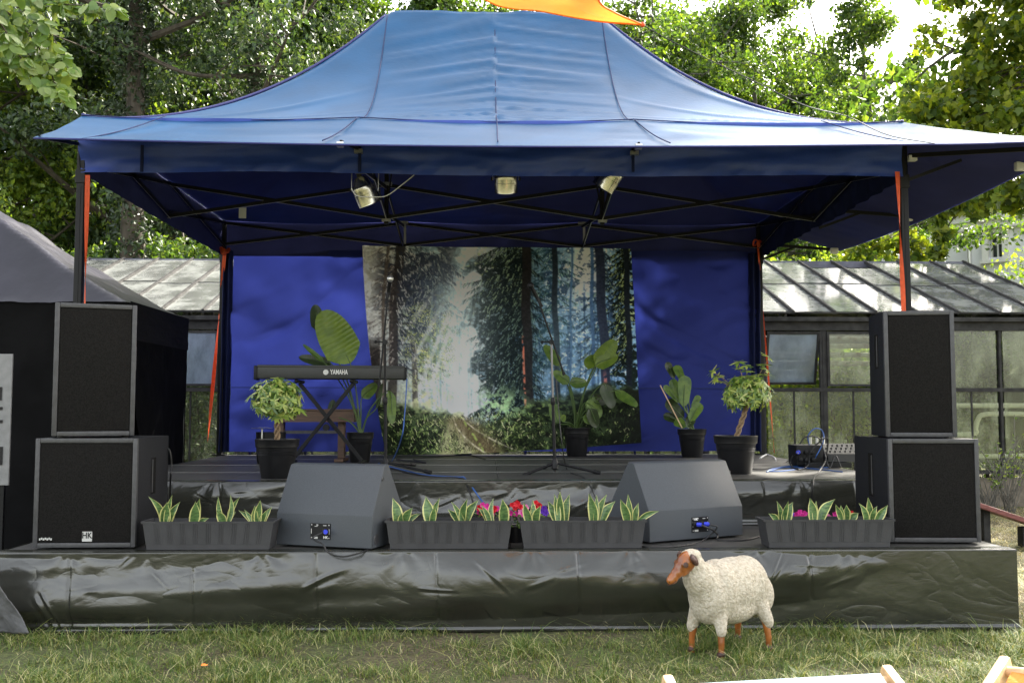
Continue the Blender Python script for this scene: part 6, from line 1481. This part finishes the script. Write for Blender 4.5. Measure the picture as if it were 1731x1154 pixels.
def groundsheet():
    n, m_ = 50, 30; U, T = np.meshgrid(np.linspace(0, 1, n), np.linspace(0, 1, m_), indexing='ij')
    A = np.array(at(-60, 930, -1.66)); B = np.array(at(-4, 980, -1.64)); C = np.array(az(-70, 1066, .012)); Dd = np.array(at(52, 1050, -1.5)); Dd[2] = .03
    P = (A*(1-U[..., None])+B*U[..., None])*(1-T[..., None])+(C*(1-U[..., None])+Dd*U[..., None])*T[..., None]
    P[..., 1] -= .05*(fbm(U*4, T*3, 2)-.5); P[..., 2] += .02*(fbm(U*6, T*5, 4)-.5)
    o = npmesh('groundsheet', P.reshape(-1, 3), gridf(n, m_), M['greytarp'], smooth=True); tag(o, 'grey crumpled groundsheet corner at the bottom left of the stage', 'groundsheet')
    s = o.modifiers.new('s', 'SOLIDIFY'); s.thickness = .006
groundsheet()

# ------------------------------------------------------------------ sail, rope, deck chairs, plank
def sail():
    Y = -1.5; tip = at(1086, 42, Y); L = at(815, -4, Y-.3); R_ = at(1010, -60, Y-.9); R2 = at(1015, 12, Y-.05); far = at(700, -160, Y-1.2)
    t = thing('shade_sail', 'yellow orange shade sail corner hanging above the canopy peak', 'shade sail', tip)
    n = 40; V = []
    e1 = bez([far, L, at(920, 20, Y-.1), at(1010, 36, Y), tip], 10); e2 = bez([at(900, -200, Y-1.5), R_, at(1012, 0, Y-.3), at(1040, 22, Y-.12), tip], 10)
    m_ = 14
    for i in range(len(e1)):
        for j in range(m_):
            u = j/(m_-1); p = e1[i].lerp(e2[i], u); p = p+Vector((0, 0, .03*math.sin(u*9+i*.2)*math.sin(math.pi*u)*(1-i/len(e1)))); V.append(tuple(p))
    o = npmesh('cloth', np.array(V), gridf(len(e1), m_), M['sail'], t, smooth=True)
    mb = MB(); mb.tube([p for p in e1], .006, 6); mb.tube(e2, .006, 6); mb.build('edge_tape', M['sail'], t, 'all')
    mb = MB(); mb.ball(tip, (.016, .01, .016)); mb.build('corner_ring', M['strap'], t, True)
    cable([tip, at(1120, 62, Y+.05), at(1180, 92, Y+.15), at(1270, 135, Y+.4), at(1360, 178, Y+.7), at(1432, 197, -.35), at(1500, 228, -.58), at(1580, 243, -.66)], .0035, M['rubber'], 'thin rope from the orange sail corner down to the right canopy edge', 'rope', 'rope')
sail()
def chair(name, L, R_, label, canv, leanx=0):
    """deck chair seen from behind; L,R_ = top rail ends"""
    t = thing(name, label, 'deck chair', ((L.x+R_.x)/2, L.y+.5, 0)); fw = Vector((0, 1, 0)); d = (R_-L).normalized(); fwd = -Vector((-d.y, d.x, 0)).normalized()
    mb = MB()
    for p in (L, R_):
        q = p+fwd*1.15; q.z = .04; mb.beam(p+(p-q).normalized()*.035, q, .028, .05, bev=.008)
    mb.build('back_rails', M['palewood'], t, True)
    mb = MB()
    for p, s_ in ((L, 1), (R_, -1)):
        a = p+d*(.035*s_)+fwd*.10; a.z = .03; b = p+d*(.035*s_)+fwd*1.05; b.z = .52*p.z/.6; mb.beam(a, b, .026, .045, bev=.006)
    mb.build('seat_rails', M['palewood'], t, True)
    mb = MB(); mb.tube([L-d*.0, R_+d*.0], .014, 10); mb.build('top_bar', M['palewood'], t, True); mb = MB(); f = L+fwd*1.03; f.z = .5*L.z/.6; g = R_+fwd*1.03; g.z = f.z; mb.tube([f, g], .016, 10); mb.build('cross_bar', M['palewood'], t, True); mb = MB(); b1 = L+fwd*1.12; b1.z = .07; b2 = R_+fwd*1.12; b2.z = .07; mb.tube([b1, b2], .014, 8); mb.build('cross_bar', M['palewood'], t, True)
    n, m_ = 30, 12; V = []
    for i in range(n):
        u = i/(n-1)
        for j in range(m_):
            v = j/(m_-1); p = (L+d*.03).lerp(R_-d*.03, v); z = p.z+.012 if u == 0 else 0; q = p+fwd*(1.03*u)
            zz = L.z*(1-u)+f.z*u-.26*math.sin(math.pi*u)**1.2*(L.z/.6); q.z = zz+.016; V.append(tuple(q))
    o = npmesh('canvas', np.array(V), gridf(n, m_), M[canv], t, smooth=True); s_ = o.modifiers.new('s', 'SOLIDIFY'); s_.thickness = .004
YD = -4.75
L = at(1133, 1168, YD); R_ = at(1506, 1150, YD+.1); chair('deck_chair', L, R_, 'deck chair with blue grey canvas at the bottom edge in front of the lamb figure', 'canvasblue')
L = at(1694, 1134, YD+.1); R_ = at(1900, 1150, YD-.12); chair('deck_chair', L, R_, 'deck chair with orange canvas cut by the bottom right corner', 'canvasor')
p0 = at(1655, 853, 1.0); t = thing('wooden_ramp', 'reddish brown board sloping down beside the right end of the stage', 'board', (p0.x+.6, 1.0, 0))
mb = MB(); a = at(1640, 850, 2.0); b = at(1760, 890, 2.0); mb.beam(a, b, .30, .045, bev=.006); mb.build('board', M['redplank'], t)
mb = MB(); mb.box2((a.x+.1, 1.95, 0), (a.x+.16, 2.05, a.z-.03)); mb.build('support', M['gframe'], t); mb = MB(); mb.box2((b.x-.2, 1.95, 0), (b.x-.14, 2.05, b.z)); mb.build('support', M['gframe'], t)
r = random.Random(6)
for k, (px, py, lab) in enumerate(((1293, 1148, None), (340, 1124, 'small orange fallen leaf on the grass at the lower left'), (308, 1101, None))):
    if lab:
        p = az(px, py, .03); mb = MB(); mb.leaf(p, p+Vector((.03, .01, .006)), .022, (0, -.3, 1), bend=.2, fold=.3); tag(mb.build('fallen_leaf', M['canvasor'], None, True), lab, 'leaf')
